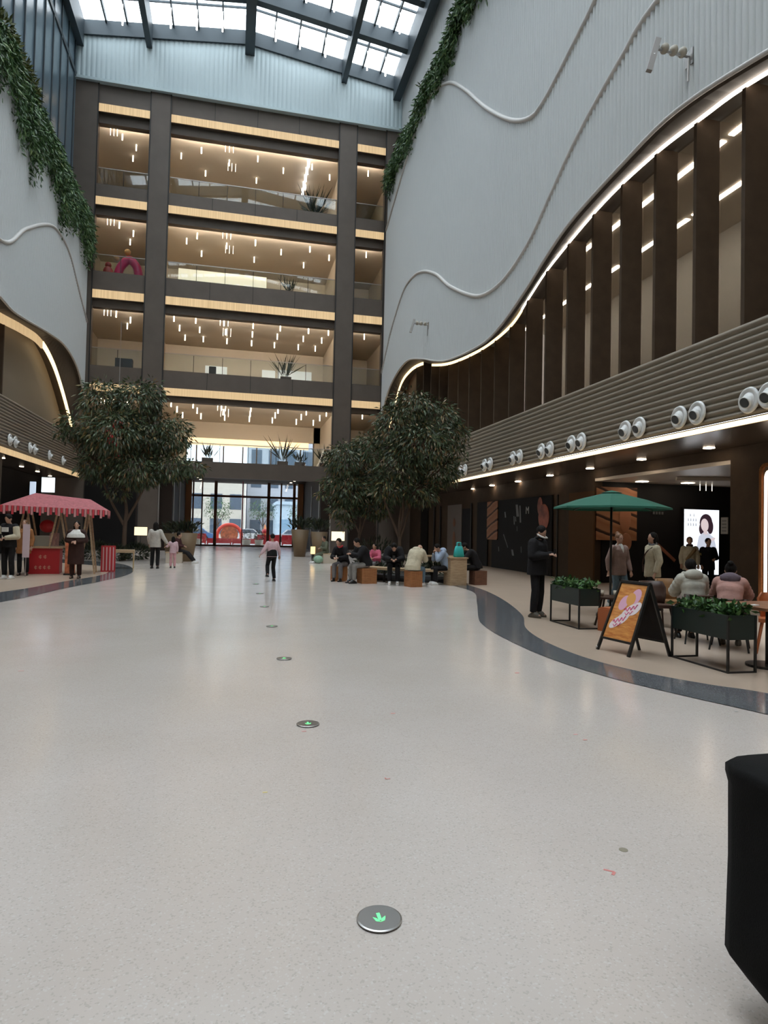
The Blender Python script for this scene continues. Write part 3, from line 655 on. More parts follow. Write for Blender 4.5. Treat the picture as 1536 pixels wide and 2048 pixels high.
# passage ceiling lamps and duct
for i, (px_, py_) in enumerate(((1250, 968), (1284, 963), (1329, 971), (1376, 966))):
    p = fl(px_, py_, 3.318); o = dup(dl0, p); o.scale = (1.9, 1.9, 1); tag(o, 'small square downlight in the cream passage ceiling, %s from the left' % ORD[i], 'light', 'downlights of the passage')
for i in range(3):
    o = pends.copy(); COL.objects.link(o); p = ony(1400+12*i, 975, 18.6); o.location = (p.x, 18.6, 3.33); o.scale = (.7, .7, .4); tag(o, 'slim light rod hanging deep in the passage, %s from the left' % ORD[i], 'light', 'slim rods in the passage')
b = MB(); b.bar((12.6, 16.6, 3.26), (15.0, 15.6, 3.26), .16, .1); tag(b.build('ceiling_duct', M_cream), 'cream linear duct on the passage ceiling', 'duct')
# lit portal at the right edge of the frame
pt = thing('lit_portal', 'copper door portal outlined by a white light line at the right edge', 'portal', (XSR-.02, 10.62, 0))
def arch(mb, y0, y1, z1, w, d, r=.12):
    pts = [(0, y1, 0), (0, y1, z1-r), (0, y1-r*.3, z1-r*.3), (0, y1-r, z1), (0, y0+r, z1), (0, y0, z1-r), (0, y0, 0)]
    for a_, b_ in zip(pts, pts[1:]): mb.bar(a_, b_, w, d, up=(1, 0, 0))
m = MB(); arch(m, -1.62, 1.62, 3.2, .08, .07); m.build('copper_frame', mat('polished_copper', (.55, .22, .09), .25, .9), pt)
m = MB(); arch(m, -1.48, 1.48, 3.06, .05, .075); m.build('light_line', mat('portal_line_glow', (1, .9, .8), .5, emit=3.5, ecol=(1, .88, .74)), pt)
m = MB(); m.box(0, .02, -1.45, 1.45, 0, 3.0); m.build('doorway', mat('dark_maroon_doorway', (.03, .012, .010), .85, spec=.05), pt)
sg = thing('wall_sign', 'small pale notice plate on the brown pier beside the light box', 'sign', (XSR-.02, yx(1449), 1.85))
m = MB(); m.box(-.02, 0, -.11, .11, -.2, .2); m.build('plate', mat('notice_plate', (.28, .27, .25), .5), sg)
m = MB()
for i in range(4): m.box(-.024, -.02, -.07, .07, -.14+.08*i, -.11+.08*i)
m.build('print_line', mat('grey_print', (.12, .12, .12), .5), sg)

# ------------------------------------------------------------------ left side ground floor
b = MB(); b.box(XSL-.3, XSL, YB, 42, 0, ZSL); struct(b.build('wall_left_ground', M_wallbr))
b = MB(); b.box(XL-.9, XL+.02, 21.6, 28.4, 0, ZSL); struct(b.build('wall_left_pier', M_wallbr))
b = MB(); b.box(XSL, XSL+.1, 31.5, 41.9, 0, ZSL-.02); b.box(-8.7, -5.8, 41.8, 41.9, 0, 4.6); struct(b.build('wall_left_dark', M_black))
p = ony(97, 970, 34); b = MB(); b.box(p.x-.28, p.x+.28, 33.9, 34.0, p.z-.35, p.z+.35); tag(b.build('bright_screen', em('white_screen', (.8, .92, 1), 1.6)), 'small bright white screen high behind the red food cart', 'screen')
p = ony(66, 985, 33); b = MB(); b.box(p.x-.12, p.x+.12, 32.9, 33.0, p.z-.6, p.z+.5); tag(b.build('narrow_screen', em('blue_white_screen', (.55, .65, .78), .8)), 'narrow blue-white lit panel left of the bright screen', 'screen')

# eyeball air jets
def jet():
    t = D.objects.new('air_jet', None); COL.objects.link(t); t.empty_display_size = .1
    m = MB(); m.lathe([(.02, -.02), (.26, -.02), (.275, .0), (.26, .03), (.215, .045), (.2, .02), (.02, .015)], n=28); f = m.build('flange', M_white, t, True)
    m = MB(); m.ball((0, 0, -.09), .195, 20, 12); ba = m.build('eyeball', M_white, t, True)
    m = MB(); m.lathe([(.12, .06), (.12, .17), (.105, .175), (.10, .13), (.02, .12)], n=20); nz = m.build('nozzle', M_white, t, True); nz.location.z = -.02; nz.rotation_euler = (.42, .15, 0)
    m = MB(); m.lathe([(.01, .165), (.102, .165), (.102, .17), (.01, .171)], n=20); q = m.build('nozzle_mouth', mat('dark_grey_mouth', (.06, .065, .07), .5), nz, False)
    return t
jets = [(9.82, 10.29), (11.69, 12.25), (13.68, 14.25), (16.33, 16.87), (18.17, 18.73), (20.34, 20.87), (22.93, 23.48), (25.64, 26.19)]
j0 = jet(); used = False
for i, (ya, yb) in enumerate(jets):
    for q, y in enumerate((ya, yb)):
        o = j0 if not used else dup(j0); used = True
        o.location = (XR-.02, y, 4.15); o.rotation_euler = (0, -PI/2, 0); o.rotation_euler = Matrix(((0, 0, -1), (-1, 0, 0), (0, 1, 0))).to_euler()
        tag(o, f'round white air jet on the right band, {ORD[i]} pair from the right, {"nearer" if q == 0 else "farther"} one', 'air vent', 'white air jets on the right band')
        o.scale = (.92, .92, .92)
for i, y in enumerate((29.2, 29.9, 31.9, 32.6, 35.06, 37.67)):
    o = dup(j0); o.location = (XL+.02, y, 4.9); o.rotation_euler = Matrix(((0, 0, 1), (1, 0, 0), (0, 1, 0))).to_euler()
    tag(o, f'round white air jet on the left band, {ORD[i]} from the left edge', 'air vent', 'white air jets on the left band')

# floodlight brackets on the right white wall
def bracket(loc, label, s=1.0, far=False):
    t = thing('floodlight_bracket', label, 'floodlight', loc)
    m = MB(); m.tube([(0, 0, 0), (-.85*s, 0, .03)], .03*s, 8); m.tube([(-.06, 0, 0), (-.06, 0, -.55*s)], .02, 6); m.tube([(-.78*s, 0, .1), (-.9*s, 0, -.12)], .03*s, 8); m.build('arm', M_silver, t)
    for k, xx in enumerate((.2, .42, .64)):
        m = MB(); m.ball((-xx*s, 0, .07*s), (.09*s, .11*s, .11*s)); m.build('lamp_head', mat('beige_lamp_head', (.42, .38, .31), .5), t, True)
    m = MB(); m.bar((-.80*s, 0, .25*s), (-.98*s, .05, -.45*s), .10*s, .12*s); m.build('side_lamp', M_silver, t)
    m = MB(); m.box(-.04, .02, -.12, .12, -.2, .15); m.build('wall_plate', M_silver, t)
bracket((XR-.02, 12.0, 11.95), 'floodlight bracket on the white wall above the curved light line, near the top right')
bracket((XR-.02, 31.4, 12.0), 'small distant floodlight bracket on the white wall above the right tree', .95)

# ------------------------------------------------------------------ floor markers, tape
def marker(x, y, label, first=None):
    if first: return dup(first, (x, y, .006), None, label)
    t = thing('floor_marker', label, 'floor marker', (x, y, .006), 0, 'round steel exit markers in the floor')
    m = MB(); m.lathe([(.001, 0), (.09, 0), (.09, .003), (.084, .005), (.001, .005)], n=40); m.build('steel_disc', mat('brushed_steel', (.42, .41, .40), .28, .9), t, False)
    m = MB()
    def arrow(a):
        c, s = math.cos(a), math.sin(a)
        for pts in ([(-.008, -.02), (.008, -.02), (.008, .012), (-.008, .012)], [(0, -.034), (.02, -.012), (-.02, -.012)]):
            m.add([(x_*c-y_*s, y_*c+x_*s, .0056) for x_, y_ in pts], [tuple(range(len(pts)))])
    m.add([(-.007, .03, .0056), (-.007, -.018, .0056), (.007, -.018, .0056), (.007, .03, .0056)], [(0, 1, 2, 3)])
    m.add([(-.026, .006, .0056), (-.012, -.004, .0056), (.0, -.03, .0056), (-.018, -.022, .0056)], [(0, 1, 2, 3)])
    m.add([(.026, .006, .0056), (.018, -.022, .0056), (.0, -.03, .0056), (.012, -.004, .0056)], [(0, 3, 2, 1)][::-1])
    m.build('green_arrow', mat('green_arrow_glow', (.1, .8, .25), .5, emit=.9, ecol=(.16, .9, .3)), t)
    return t
mk = marker(.61, 2.56, 'nearest round steel floor marker with a glowing green arrow')
for i, (x, y) in enumerate(((.62, 5.19), (.63, 7.82), (.635, 10.4), (.64, 13.0), (.65, 15.6), (.65, 18.2))):
    marker(x, y, 'round steel floor marker with green arrow, %s of the row counted from the nearest' % ORD[i+1], mk)
tapes = [((530, 1585), (.6, .5, .2), 'small yellow tape mark on the pale floor'), ((775, 1557), (.55, .2, .17), 'tiny red corner tape mark above the nearest floor marker'), ((786, 1427), (.55, .25, .2), 'tiny faded red tape mark in mid floor, right of the second marker'),
         ((608, 1463), (.6, .3, .28), 'tiny pink tape mark just below the second floor marker'), ((1034, 1346), (.5, .12, .12), 'small red tape square beyond mid floor on the right'), ((1151, 1469), (.6, .3, .28), 'pale red tape strip, left of a pair on the right floor'),
         ((1170, 1480), (.6, .25, .22), 'pale red tape strip, right of a pair on the right floor'), ((1247, 1700), (.25, .22, .16), 'small grey-brown oval mark on the floor by the black bag'), ((1222, 1745), (.6, .22, .2), 'red chevron tape mark on the floor near the black bag'),
         ((1472, 1424), (.3, .3, .3), 'small grey tape mark near the grey band at the right'), ((42, 1342), (.45, .25, .22), 'tiny faint red mark on the floor at the left edge')]
for k, ((x, y), c, lab) in enumerate(tapes):
    p = fl(x, y); s = max(.022, .006*p.y); m = MB()
    if 'chevron' in lab: m.bar((-.02, .03, 0), (.018, 0, 0), .012, .001); m.bar((.018, .0, 0), (-.005, -.022, 0), .014, .001)
    elif 'oval' in lab: m.lathe([(.001, 0), (.022, 0), (.022, .001), (.001, .001)], n=16)
    elif 'corner' in lab: m.box(-.014, .014, -.014, -.006, 0, .001); m.box(-.016, -.009, -.014, .012, 0, .001)
    else: m.box(-s*.6, s*.6, -s*.3, s*.3, 0, .001)
    tag(m.build('tape_mark', mat('tape_%d' % k, c, .7), loc=(p.x, p.y, .0075 if k == 9 else .001)), lab, 'tape')

# black fabric bag, lower right
bg_ = thing('black_bag', 'large black fabric bag standing at the lower right edge of the floor', 'bag', (1.91, 1.60, 0), 0)
m = MB(); m.lathe([(.17, 0), (.215, .07), (.268, .14), (.310, .20), (.308, .3), (.304, .5), (.305, .74), (.312, .775), (.312, .80), (.30, .813), (.01, .815)], n=48, sq=7)
m.build('body', mat('black_fabric', (.008, .008, .008), .9, spec=.15, bump=.15, bscale=200), bg_, True)
m = MB(); m.tube(spline([(.06, 0, .80), (.07, 0, .9), (.15, 0, .94), (.22, 0, .9), (.22, 0, .80)]), .012, 8); m.build('handle', M_blackm, bg_, True)

# ------------------------------------------------------------------ plants and trees
def leaves(mb, C, N, L, W, droop=.0, rs=None):
    """diamond folded leaves at centres C (n,3) pointing along N"""
    n = len(C); N = N/np.maximum(1e-6, np.linalg.norm(N, axis=1))[:, None]
    r = rng.normal(size=(n, 3)); S_ = np.cross(N, r); S_ /= np.maximum(1e-6, np.linalg.norm(S_, axis=1))[:, None]
    l = L*rng.uniform(.7, 1.25, n)[:, None]; w = W*rng.uniform(.8, 1.2, n)[:, None]
    up = np.cross(S_, N)
    a = C; bq = C+N*l*.45+S_*w/2-up*w*.15; c = C+N*l-np.array([0, 0, 1])*l*droop; d = C+N*l*.45-S_*w/2-up*w*.15
    V = np.stack([a, bq, c, d], 1).reshape(-1, 3); k = len(mb.v)
    mb.v += [tuple(x) for x in V.tolist()]
    for i in range(n): q = k+4*i; mb.f.append((q, q+1, q+2, q+3)); mb.mi.append(mb.m)
def in_blobs(blobs, n, shell=.55):
    wts = np.array([b_[3]*b_[4]*b_[5] for b_ in blobs]); idx = rng.choice(len(blobs), n, p=wts/wts.sum())
    B = np.array(blobs)[idx]; d = rng.normal(size=(n, 3)); d /= np.linalg.norm(d, axis=1)[:, None]
    r = rng.uniform(shell**3, 1, n)**(1/3)
    return B[:, :3]+d*B[:, 3:6]*r[:, None], d
def tree(name, label, base, trunks, blobs, n, leafL=.17, leafW=.05, mtl=None):
    t = thing(name, label, 'tree', base)
    bm_ = MB(); tips = []
    for (pts, r) in trunks:
        P = spline(pts, 4); bm_.tube(P, [r*(1-.55*i/(len(P)-1)) for i in range(len(P))], 8); tips.append(P[-1])
    for b_ in blobs:
        c = Vector(b_[:3]); tp = min(tips, key=lambda q: (q-c).length)
        for _ in range(4):
            e = c+Vector((random.uniform(-.7, .7)*b_[3], random.uniform(-.7, .7)*b_[4], random.uniform(-.3, .7)*b_[5]))
            mid = (tp+e)/2+Vector((0, 0, -.1)); bm_.tube(spline([tp, mid, e], 3), [.028, .026, .022, .02, .016, .01, .006][:7], 5)
    bm_.build('trunk', M_trunk, t, True)
    lf = MB(); C, d = in_blobs(blobs, n); N = d*.7+rng.normal(size=(n, 3))*.45+np.array([0, 0, -.75]); leaves(lf, C, N, leafL, leafW, .15)
    # loose outer sprays
    m2 = n//7; C, d = in_blobs([(b_[0], b_[1], b_[2], b_[3]*1.18, b_[4]*1.18, b_[5]*1.15) for b_ in blobs], m2, .9); leaves(lf, C, d+np.array([0, 0, -.6]), leafL, leafW, .1)
    f = lf.build('foliage', mtl or M_leaf, t); f['kind'] = 'stuff'
    return t
def hz(y, Dp, off=H): return off+(1062-y)/1300*Dp
# right front tree (trunk at 805,1150), base in the planting bed behind the bench
def blob(base, px_, py_, r, rz=None, dy=0):
    d = ray(px_, py_); Yp = base[1]+dy; t = Yp/d.y; return (d.x*t-base[0], dy, H+d.z*t, r, r, rz or r)
B2 = (5.55, 21.6, 0)
tree('ficus_tree', 'largest ficus tree with a forked pale trunk behind the seated group on the right', B2,
     [([(0, 0, 0), (.02, 0, 1.1), (-.02, 0, 1.7), (.1, .1, 2.6)], .075), ([(0, 0, 1.3), (-.35, 0, 2.1), (-.7, 0, 2.9)], .05), ([(0, 0, 1.2), (.3, .1, 2.1), (.55, .1, 3.0)], .055), ([(0, 0, 1.4), (.1, -.1, 2.4), (.0, -.2, 3.6)], .045)],
     [blob(B2, 822, 812, .75, .55), blob(B2, 790, 850, .7), blob(B2, 870, 845, .85, .75, .3), blob(B2, 905, 870, .55), blob(B2, 840, 890, 1.0, .8, -.3), blob(B2, 800, 930, .85, .7), blob(B2, 870, 940, .8, .6, .2), blob(B2, 780, 975, .7, .5), blob(B2, 835, 985, .7, .45), blob(B2, 915, 905, .35), blob(B2, 745, 900, .45, .5, .4), blob(B2, 905, 950, .3)], 8200, .19, .055)
B1 = (4.35, 22.6, 0)
tree('ficus_tree', 'smaller dark ficus tree between the facade column and the largest tree', B1,
     [([(0, 0, 0), (-.02, 0, 1.2), (.02, 0, 2.0), (-.1, .1, 2.8)], .055), ([(0, 0, 1.4), (-.35, 0, 2.2)], .035), ([(0, 0, 1.3), (.3, .05, 2.3)], .035)],
     [blob(B1, 690, 920, .65, .6), blob(B1, 730, 895, .45, .45), blob(B1, 665, 965, .4, .3), blob(B1, 700, 980, .75, .55), blob(B1, 740, 965, .65, .6, .3), blob(B1, 690, 1018, .55, .32), blob(B1, 750, 1015, .55, .4), blob(B1, 648, 990, .28, .2), blob(B1, 690, 1045, .3, .2)], 5200, .18, .052)
BL = (-4.6, 30.0, 0)
tree('ficus_tree', 'broad dark ficus tree in front of the left facade column', BL,
     [([(0, 0, 0), (.02, 0, 1.4), (.05, 0, 2.3), (-.2, 0, 3.6)], .11), ([(0, 0, 1.6), (.5, 0, 2.6), (1.0, 0, 3.8)], .07), ([(0, 0, 1.5), (-.6, 0, 2.6), (-1.1, 0, 3.8)], .07)],
     [blob(BL, 205, 800, .9, .9), blob(BL, 275, 800, 1.0, .8), blob(BL, 305, 790, .5, .7), blob(BL, 230, 865, 1.2, 1.0, -.4), blob(BL, 300, 870, 1.1, 1.0, .2), blob(BL, 345, 870, .8, .8), blob(BL, 155, 850, .7, .6), blob(BL, 130, 865, .4, .3), blob(BL, 200, 930, .9, .7), blob(BL, 270, 940, 1.2, .75), blob(BL, 340, 935, .9, .6), blob(BL, 385, 935, .6, .35), blob(BL, 235, 985, .5, .3), blob(BL, 180, 880, .6)], 10500, .24, .07)
# hanging vines on the ledges
def vines(name, label, x, ztop, zlen, y0, y1, n, sgn, w=.55, dens=26):
    mb = MB(); ys = rng.uniform(0, 1, n)**.9*(y1-y0)+y0
    for y in ys:
        x0 = x-sgn*rng.uniform(-.3, .22); L = zlen*rng.uniform(.45, 1.1)*(1+.25*math.sin(y*1.1)+.15*math.sin(y*2.7)); z0 = ztop+rng.uniform(-.2, .45)
        k = dens; t = np.linspace(0, 1, k); C = np.stack([x0-sgn*(.28*np.sin(t*PI*.6))+rng.normal(0, .05, k), y+rng.normal(0, .07, k), z0-t*L], 1)
        N = rng.normal(size=(k, 3))*.55+np.array([-sgn*.3, 0, -.8]); leaves(mb, C, N, .26, .085, .1)
    return tag(mb.build(name, M_vine), label, 'plant', kind='stuff')
vines('hanging_vines', 'dense green vines hanging over the top ledge of the right white wall', XR+.15, ZTR+.1, 1.5, 15, 41.6, 700, 1)
vines('hanging_vines', 'dense green vines hanging over the top ledge of the left white wall', XL-.1, ZTL+.7, 2.6, 24, 41.8, 640, -1)
mb = MB(); C, d = in_blobs([(XL-.2, 27+1.1*i, ZTL+.95-.05*i, .45, .7, .65) for i in range(4)], 1500); leaves(mb, C, d+rng.normal(size=d.shape)*.4, .28, .1)
tag(mb.build('bushy_shrub', leafmat('olive_leaves', [(0, (.04, .05, .012)), (.6, (.09, .11, .025)), (1, (.2, .22, .08))])), 'bushy olive-green shrub on the left ledge above the vines', 'shrub')
def shrub(name, label, x, y, r, h, n, mtl, L=.18):
    mb = MB(); C, d = in_blobs([(0, 0, h*.5, r, r, h*.5)], n, .3); leaves(mb, C, d+np.array([0, 0, .5]), L, L*.3)
    return tag(mb.build(name, mtl, loc=(x, y, .0)), label, 'shrub')
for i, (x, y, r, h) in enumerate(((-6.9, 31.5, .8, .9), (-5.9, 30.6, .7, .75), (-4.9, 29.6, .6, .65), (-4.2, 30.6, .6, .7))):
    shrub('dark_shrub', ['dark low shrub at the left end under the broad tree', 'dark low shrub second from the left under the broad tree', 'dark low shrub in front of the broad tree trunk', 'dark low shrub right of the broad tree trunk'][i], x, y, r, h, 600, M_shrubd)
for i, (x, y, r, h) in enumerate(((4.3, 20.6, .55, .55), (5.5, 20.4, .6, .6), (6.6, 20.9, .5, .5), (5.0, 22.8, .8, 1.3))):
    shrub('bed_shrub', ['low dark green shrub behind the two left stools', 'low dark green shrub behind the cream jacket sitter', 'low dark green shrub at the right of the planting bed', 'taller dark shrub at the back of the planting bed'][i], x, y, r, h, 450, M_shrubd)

# ------------------------------------------------------------------ cafe terrace
def trough(loc, label, seed):
    t = thing('planter_trough', label, 'planter', loc)
    m = MB(); m.box(-.19, .19, -.49, -.47, .38, .66); m.box(-.19, .19, .47, .49, .38, .66); m.box(-.19, -.17, -.47, .47, .38, .66); m.box(.17, .19, -.47, .47, .38, .66); m.box(-.17, .17, -.47, .47, .38, .40)
    m.build('box', M_green, t)
    for sx in (-1, 1):
        for sy in (-1, 1): m = MB(); m.box(sx*.185-.012, sx*.185+.012, sy*.485-.012, sy*.485+.012, 0, .66); m.build('leg', M_blackm, t)
    m = MB(); m.box(-.185, .185, -.495, -.475, 0, .02); m.box(-.185, .185, .475, .495, 0, .02); m.box(-.195, -.175, -.485, .485, 0, .02); m.build('base_rail', M_blackm, t)
    m = MB(); m.box(-.17, .17, -.47, .47, .60, .615); m.build('soil', mat('dark_soil', (.02, .014, .01), .95), t)
    lf = MB(); n = 520; C = np.stack([rng.uniform(-.17, .17, n), rng.uniform(-.48, .48, n), rng.uniform(.60, .74, n)+.03*np.sin(np.arange(n))], 1); N = rng.normal(size=(n, 3))*np.array([.7, .7, .3])+np.array([0, 0, .6]); leaves(lf, C, N, .10, .055, .1)
    f = lf.build('foliage', M_shrub, t); f['kind'] = 'stuff'
    return t
trough((5.74, 10.17, .004), 'dark green planter trough with leafy plants beside the man in black', 1)
trough((5.74, 6.88, .004), 'dark green planter trough with leafy plants in front of the seated couple', 2)
# A-frame poster stand
F1, F2, A1, A2 = Vector((4.86, 7.98, 0)), Vector((4.96, 7.42, 0)), Vector((5.42, 7.86, 0)), Vector((5.55, 7.40, 0))
t = thing('a_frame_sign', 'black A-frame pavement sign with an orange poster in pink script', 'sign', (0, 0, .004))
apx = [Vector((5.2, 7.95, .93)), Vector((5.27, 7.43, .93))]
m = MB(); m.bar(F1, apx[0], .035); m.bar(F2, apx[1], .035); m.bar(F1.lerp(apx[0], .18), F2.lerp(apx[1], .18), .03); m.bar(apx[0], apx[1], .05, .03); m.build('front_frame', M_blackm, t)
m = MB(); m.bar(A1, apx[0], .035); m.bar(A2, apx[1], .035); m.bar(A1.lerp(apx[0], .2), A2.lerp(apx[1], .2), .03); m.build('rear_frame', M_blackm, t)
def quadp(f1, f2, a1, a2, u0, u1, v0, v1, off, nrm):
    def P(u, v): return f1.lerp(f2, u).lerp(a1.lerp(a2, u), v)+nrm*off
    return [P(u0, v0), P(u1, v0), P(u1, v1), P(u0, v1)]
nF = (F2-F1).cross(apx[0]-F1).normalized(); nF = nF if nF.x < 0 else -nF
nA = (A2-A1).cross(apx[0]-A1).normalized(); nA = nA if nA.x > 0 else -nA
q = quadp(F1, F2, apx[0], apx[1], .04, .96, .18, .97, .004, nF); m = MB(); m.add(q+[p-nF*.012 for p in q], [(0, 1, 2, 3), (7, 6, 5, 4), (0, 4, 5, 1), (1, 5, 6, 2), (2, 6, 7, 3), (3, 7, 4, 0)])
m.build('poster_panel', woodmat('orange_wood_poster', (.50, .15, .03), (.72, .33, .09), (2, 2, 12), .35), t)
q = quadp(A1, A2, apx[0], apx[1], .02, .98, .2, .98, .004, nA); m = MB(); m.add(q+[p-nA*.015 for p in q], [(0, 1, 2, 3), (7, 6, 5, 4), (0, 4, 5, 1), (1, 5, 6, 2), (2, 6, 7, 3), (3, 7, 4, 0)])
m.build('rear_board', M_charcoal, t)
def onposter(u, v, off=.007): return F1.lerp(F2, u).lerp(apx[0].lerp(apx[1], u), v)+nF*off
def disc(u, v, ru, rv, off, mm, nm, rot=0):
    k = MB(); k.add([onposter(u+ru*math.cos(a)*math.cos(rot)-rv*math.sin(a)*math.sin(rot), v+ru*math.cos(a)*math.sin(rot)+rv*math.sin(a)*math.cos(rot), off) for a in [2*PI*i/24 for i in range(24)]], [tuple(range(24))]); return k.build(nm, mm, t)
M_pk = mat('pale_pink_print', (.75, .42, .55), .4); M_hp = mat('hot_pink_script', (.72, .06, .22), .4); M_wp = mat('white_print', (.85, .75, .75), .4)
disc(.35, .70, .16, .10, .007, M_pk, 'pink_balloon', .3); disc(.68, .80, .17, .11, .0075, M_pk, 'pink_balloon', .2); disc(.55, .76, .15, .09, .0082, mat('orange_balloon', (.75, .36, .10), .4), 'orange_balloon')
for (u, v, ru, rv) in ((.30, .42, .20, .07), (.45, .48, .22, .08), (.62, .60, .24, .08), (.78, .64, .18, .08)): disc(u, v, ru, rv, .0088, M_wp, 'script_halo', .35)
for bu, bv in ((.20, .42), (.46, .60)):
    k = MB(); pts = [onposter(bu+i*.022, bv+i*.0045+.028*math.sin(i*1.25), .0105) for i in range(18)]; k.tube(pts, .006, 5); k.build('pink_script', M_hp, t)
    k = MB(); pts = [onposter(bu+.03+i*.028, bv-.055+i*.005+.02*math.sin(i*1.6+1), .0105) for i in range(10)]; k.tube(pts, .005, 5); k.build('pink_script', M_hp, t)
for s_, p_ in ((0, F1), (1, A2)): k = MB(); k.ball(p_+Vector((.0, .01, .03)), .018); k.build('castor', M_silver, t)
# parasol
px0 = Vector((7.08, 11.2, 0)); t = thing('parasol', 'open dark green square parasol over the cafe terrace', 'parasol', px0+Vector((0, 0, .004)))
m = MB(); m.tube([(0, 0, .0), (0, 0, 2.36)], .022, 10); m.build('pole', M_blackm, t, True)
m = MB(); m.lathe([(.001, 0), (.26, 0), (.26, .05), (.06, .08), (.03, .2), (.001, .2)], n=28); m.build('base', M_blackm, t)
m = MB(); R_ = 1.08; k8 = []
for j in range(8): a = PI*j/4+.2; r = R_; k8.append((r*math.cos(a), r*math.sin(a)))
top = [(.16*x/R_, .16*y/R_, 2.36) for x, y in k8]; mid = [(.6*x, .6*y, 2.235) for x, y in k8]; edge = [(x, y, 2.085) for x, y in k8]; hem = [(x*1.005, y*1.005, 2.05) for x, y in k8]
m.loft([top, mid, edge, hem], cap=False); m.add([(.2*x/R_, .2*y/R_, 2.37) for x, y in k8]+[(0, 0, 2.42)], [(j, (j+1) % 8, 8) for j in range(8)])
m.build('canopy', mat('forest_green_canvas', (.012, .105, .068), .8), t)
for j in range(8): m = MB(); m.bar((0, 0, 2.33), (k8[j][0]*.98, k8[j][1]*.98, 2.06), .015); m.build('rib', M_blackm, t)
# chairs, tables
def shell_chair(name, label, loc, rot, mshell, mleg, h=.82):
    t = thing(name, label, 'chair', (loc[0], loc[1], .004), rot)
    m = MB(); m.box(-.22, .22, -.22, .2, .42, .47); m.build('seat', mshell, t)
    m = MB(); rings = []
    for z, w, d in ((.47, .2, -.2), (.6, .24, -.24), (.72, .25, -.27), (h, .2, -.29)):
        rings.append([(w*math.sin(a), d+.14*(1-math.cos(a)), z) for a in np.linspace(-1.3, 1.3, 12)]+[(w*.92*math.sin(a), d+.025+.14*(1-math.cos(a)), z) for a in np.linspace(1.3, -1.3, 12)])
    m.loft(rings); m.build('backrest', mshell, t, True)
    for sx in (-1, 1):
        for sy in (-1, 1): m = MB(); m.tube([(sx*.24, sy*.24, 0), (sx*.17, sy*.16, .43)], [.012, .018], 8); m.build('leg', mleg, t)
    return t
M_dkbr = mat('dark_brown_leather', (.06, .028, .018), .45); M_tanl = mat('tan_leather', (.30, .16, .07), .5); M_orl = mat('orange_leather', (.42, .12, .04), .45)
shell_chair('cafe_chair', 'dark brown leather chair with slim legs behind the A-frame sign', (6.62, 9.2), 2.9, M_dkbr, M_dkwood)
shell_chair('cafe_chair', 'tan leather chair right of the dark brown chair', (7.35, 9.75), 3.3, M_tanl, M_dkwood)
shell_chair('cafe_chair', 'orange leather chair at the right edge beneath the lit portal', (7.25, 7.45), 2.4, M_orl, M_orl, .80)
shell_chair('cafe_chair', 'chair under the sitter in the pale puffer jacket', (6.72, 8.36), -.35, M_dkbr, M_blackm, .7)
shell_chair('cafe_chair', 'chair under the sitter in the pink puffer jacket', (6.80, 7.80), -.75, M_dkbr, M_blackm, .7)
def side_table(label, loc, r, h, m1, m2):
    t = thing('side_table', label, 'table', (loc[0], loc[1], .004))
    m = MB(); m.lathe([(.01, h-.03), (r, h-.03), (r, h), (.01, h)], n=28); m.build('top', m1, t)
    for a in (0, PI/2, PI, 3*PI/2): m = MB(); m.tube([(r*.85*math.cos(a), r*.85*math.sin(a), 0), (r*.4*math.cos(a), r*.4*math.sin(a), h-.03)], .018, 8); m.build('leg', m2, t)
    return t
side_table('small dark wooden table behind the nearer end of the left planter trough', (6.35, 10.1), .3, .50, M_dkwood, M_dkwood)
for i, (x, y, lab) in enumerate(((6.22, 10.1, 'left one of two small cups on the dark wooden table'), (6.45, 10.05, 'right one of two small cups on the dark wooden table'))):
    m = MB(); m.lathe([(.001, 0), (.028, 0), (.038, .10), (.033, .10), (.026, .01), (.001, .01)], n=16); tag(m.build('paper_cup', mat('cream_paper', (.6, .52, .4), .6), smooth=True, loc=(x, y, .504)), lab, 'cup')
m = MB(); m.box(-.18, .18, -.18, .18, 0, .36); t = thing('leather_stool', 'orange leather cube stool beside the left planter trough', 'stool', (6.05, 9.45, .004), .3); m.build('seat_block', M_orl, t)
m = MB(); m.box(-.16, .16, -.16, .16, .36, .38); m.build('cushion', M_orl, t)
t = thing('cafe_table', 'brown wooden table with a black centre leg at the right edge', 'table', (6.35, 6.72, .004))
m = MB(); m.box(-.35, .55, -.4, .4, .71, .745); m.build('top', woodmat('walnut_top', (.16, .06, .03), (.26, .11, .05)), t)
m = MB(); m.tube([(.02, -.05, .03), (.02, -.05, .71)], .035, 10); m.build('leg', M_blackm, t)
m = MB(); m.lathe([(.001, 0), (.25, 0), (.25, .03), (.001, .035)], c=(.02, -.05, 0), n=28); m.build('base', M_blackm, t)
m = MB(); m.box(-.05, .05, -.035, .035, 0, .012); tag(m.build('napkin', M_white, loc=(6.12, 6.62, .75), rotz=.3), 'folded white napkin on the brown wooden table', 'napkin')

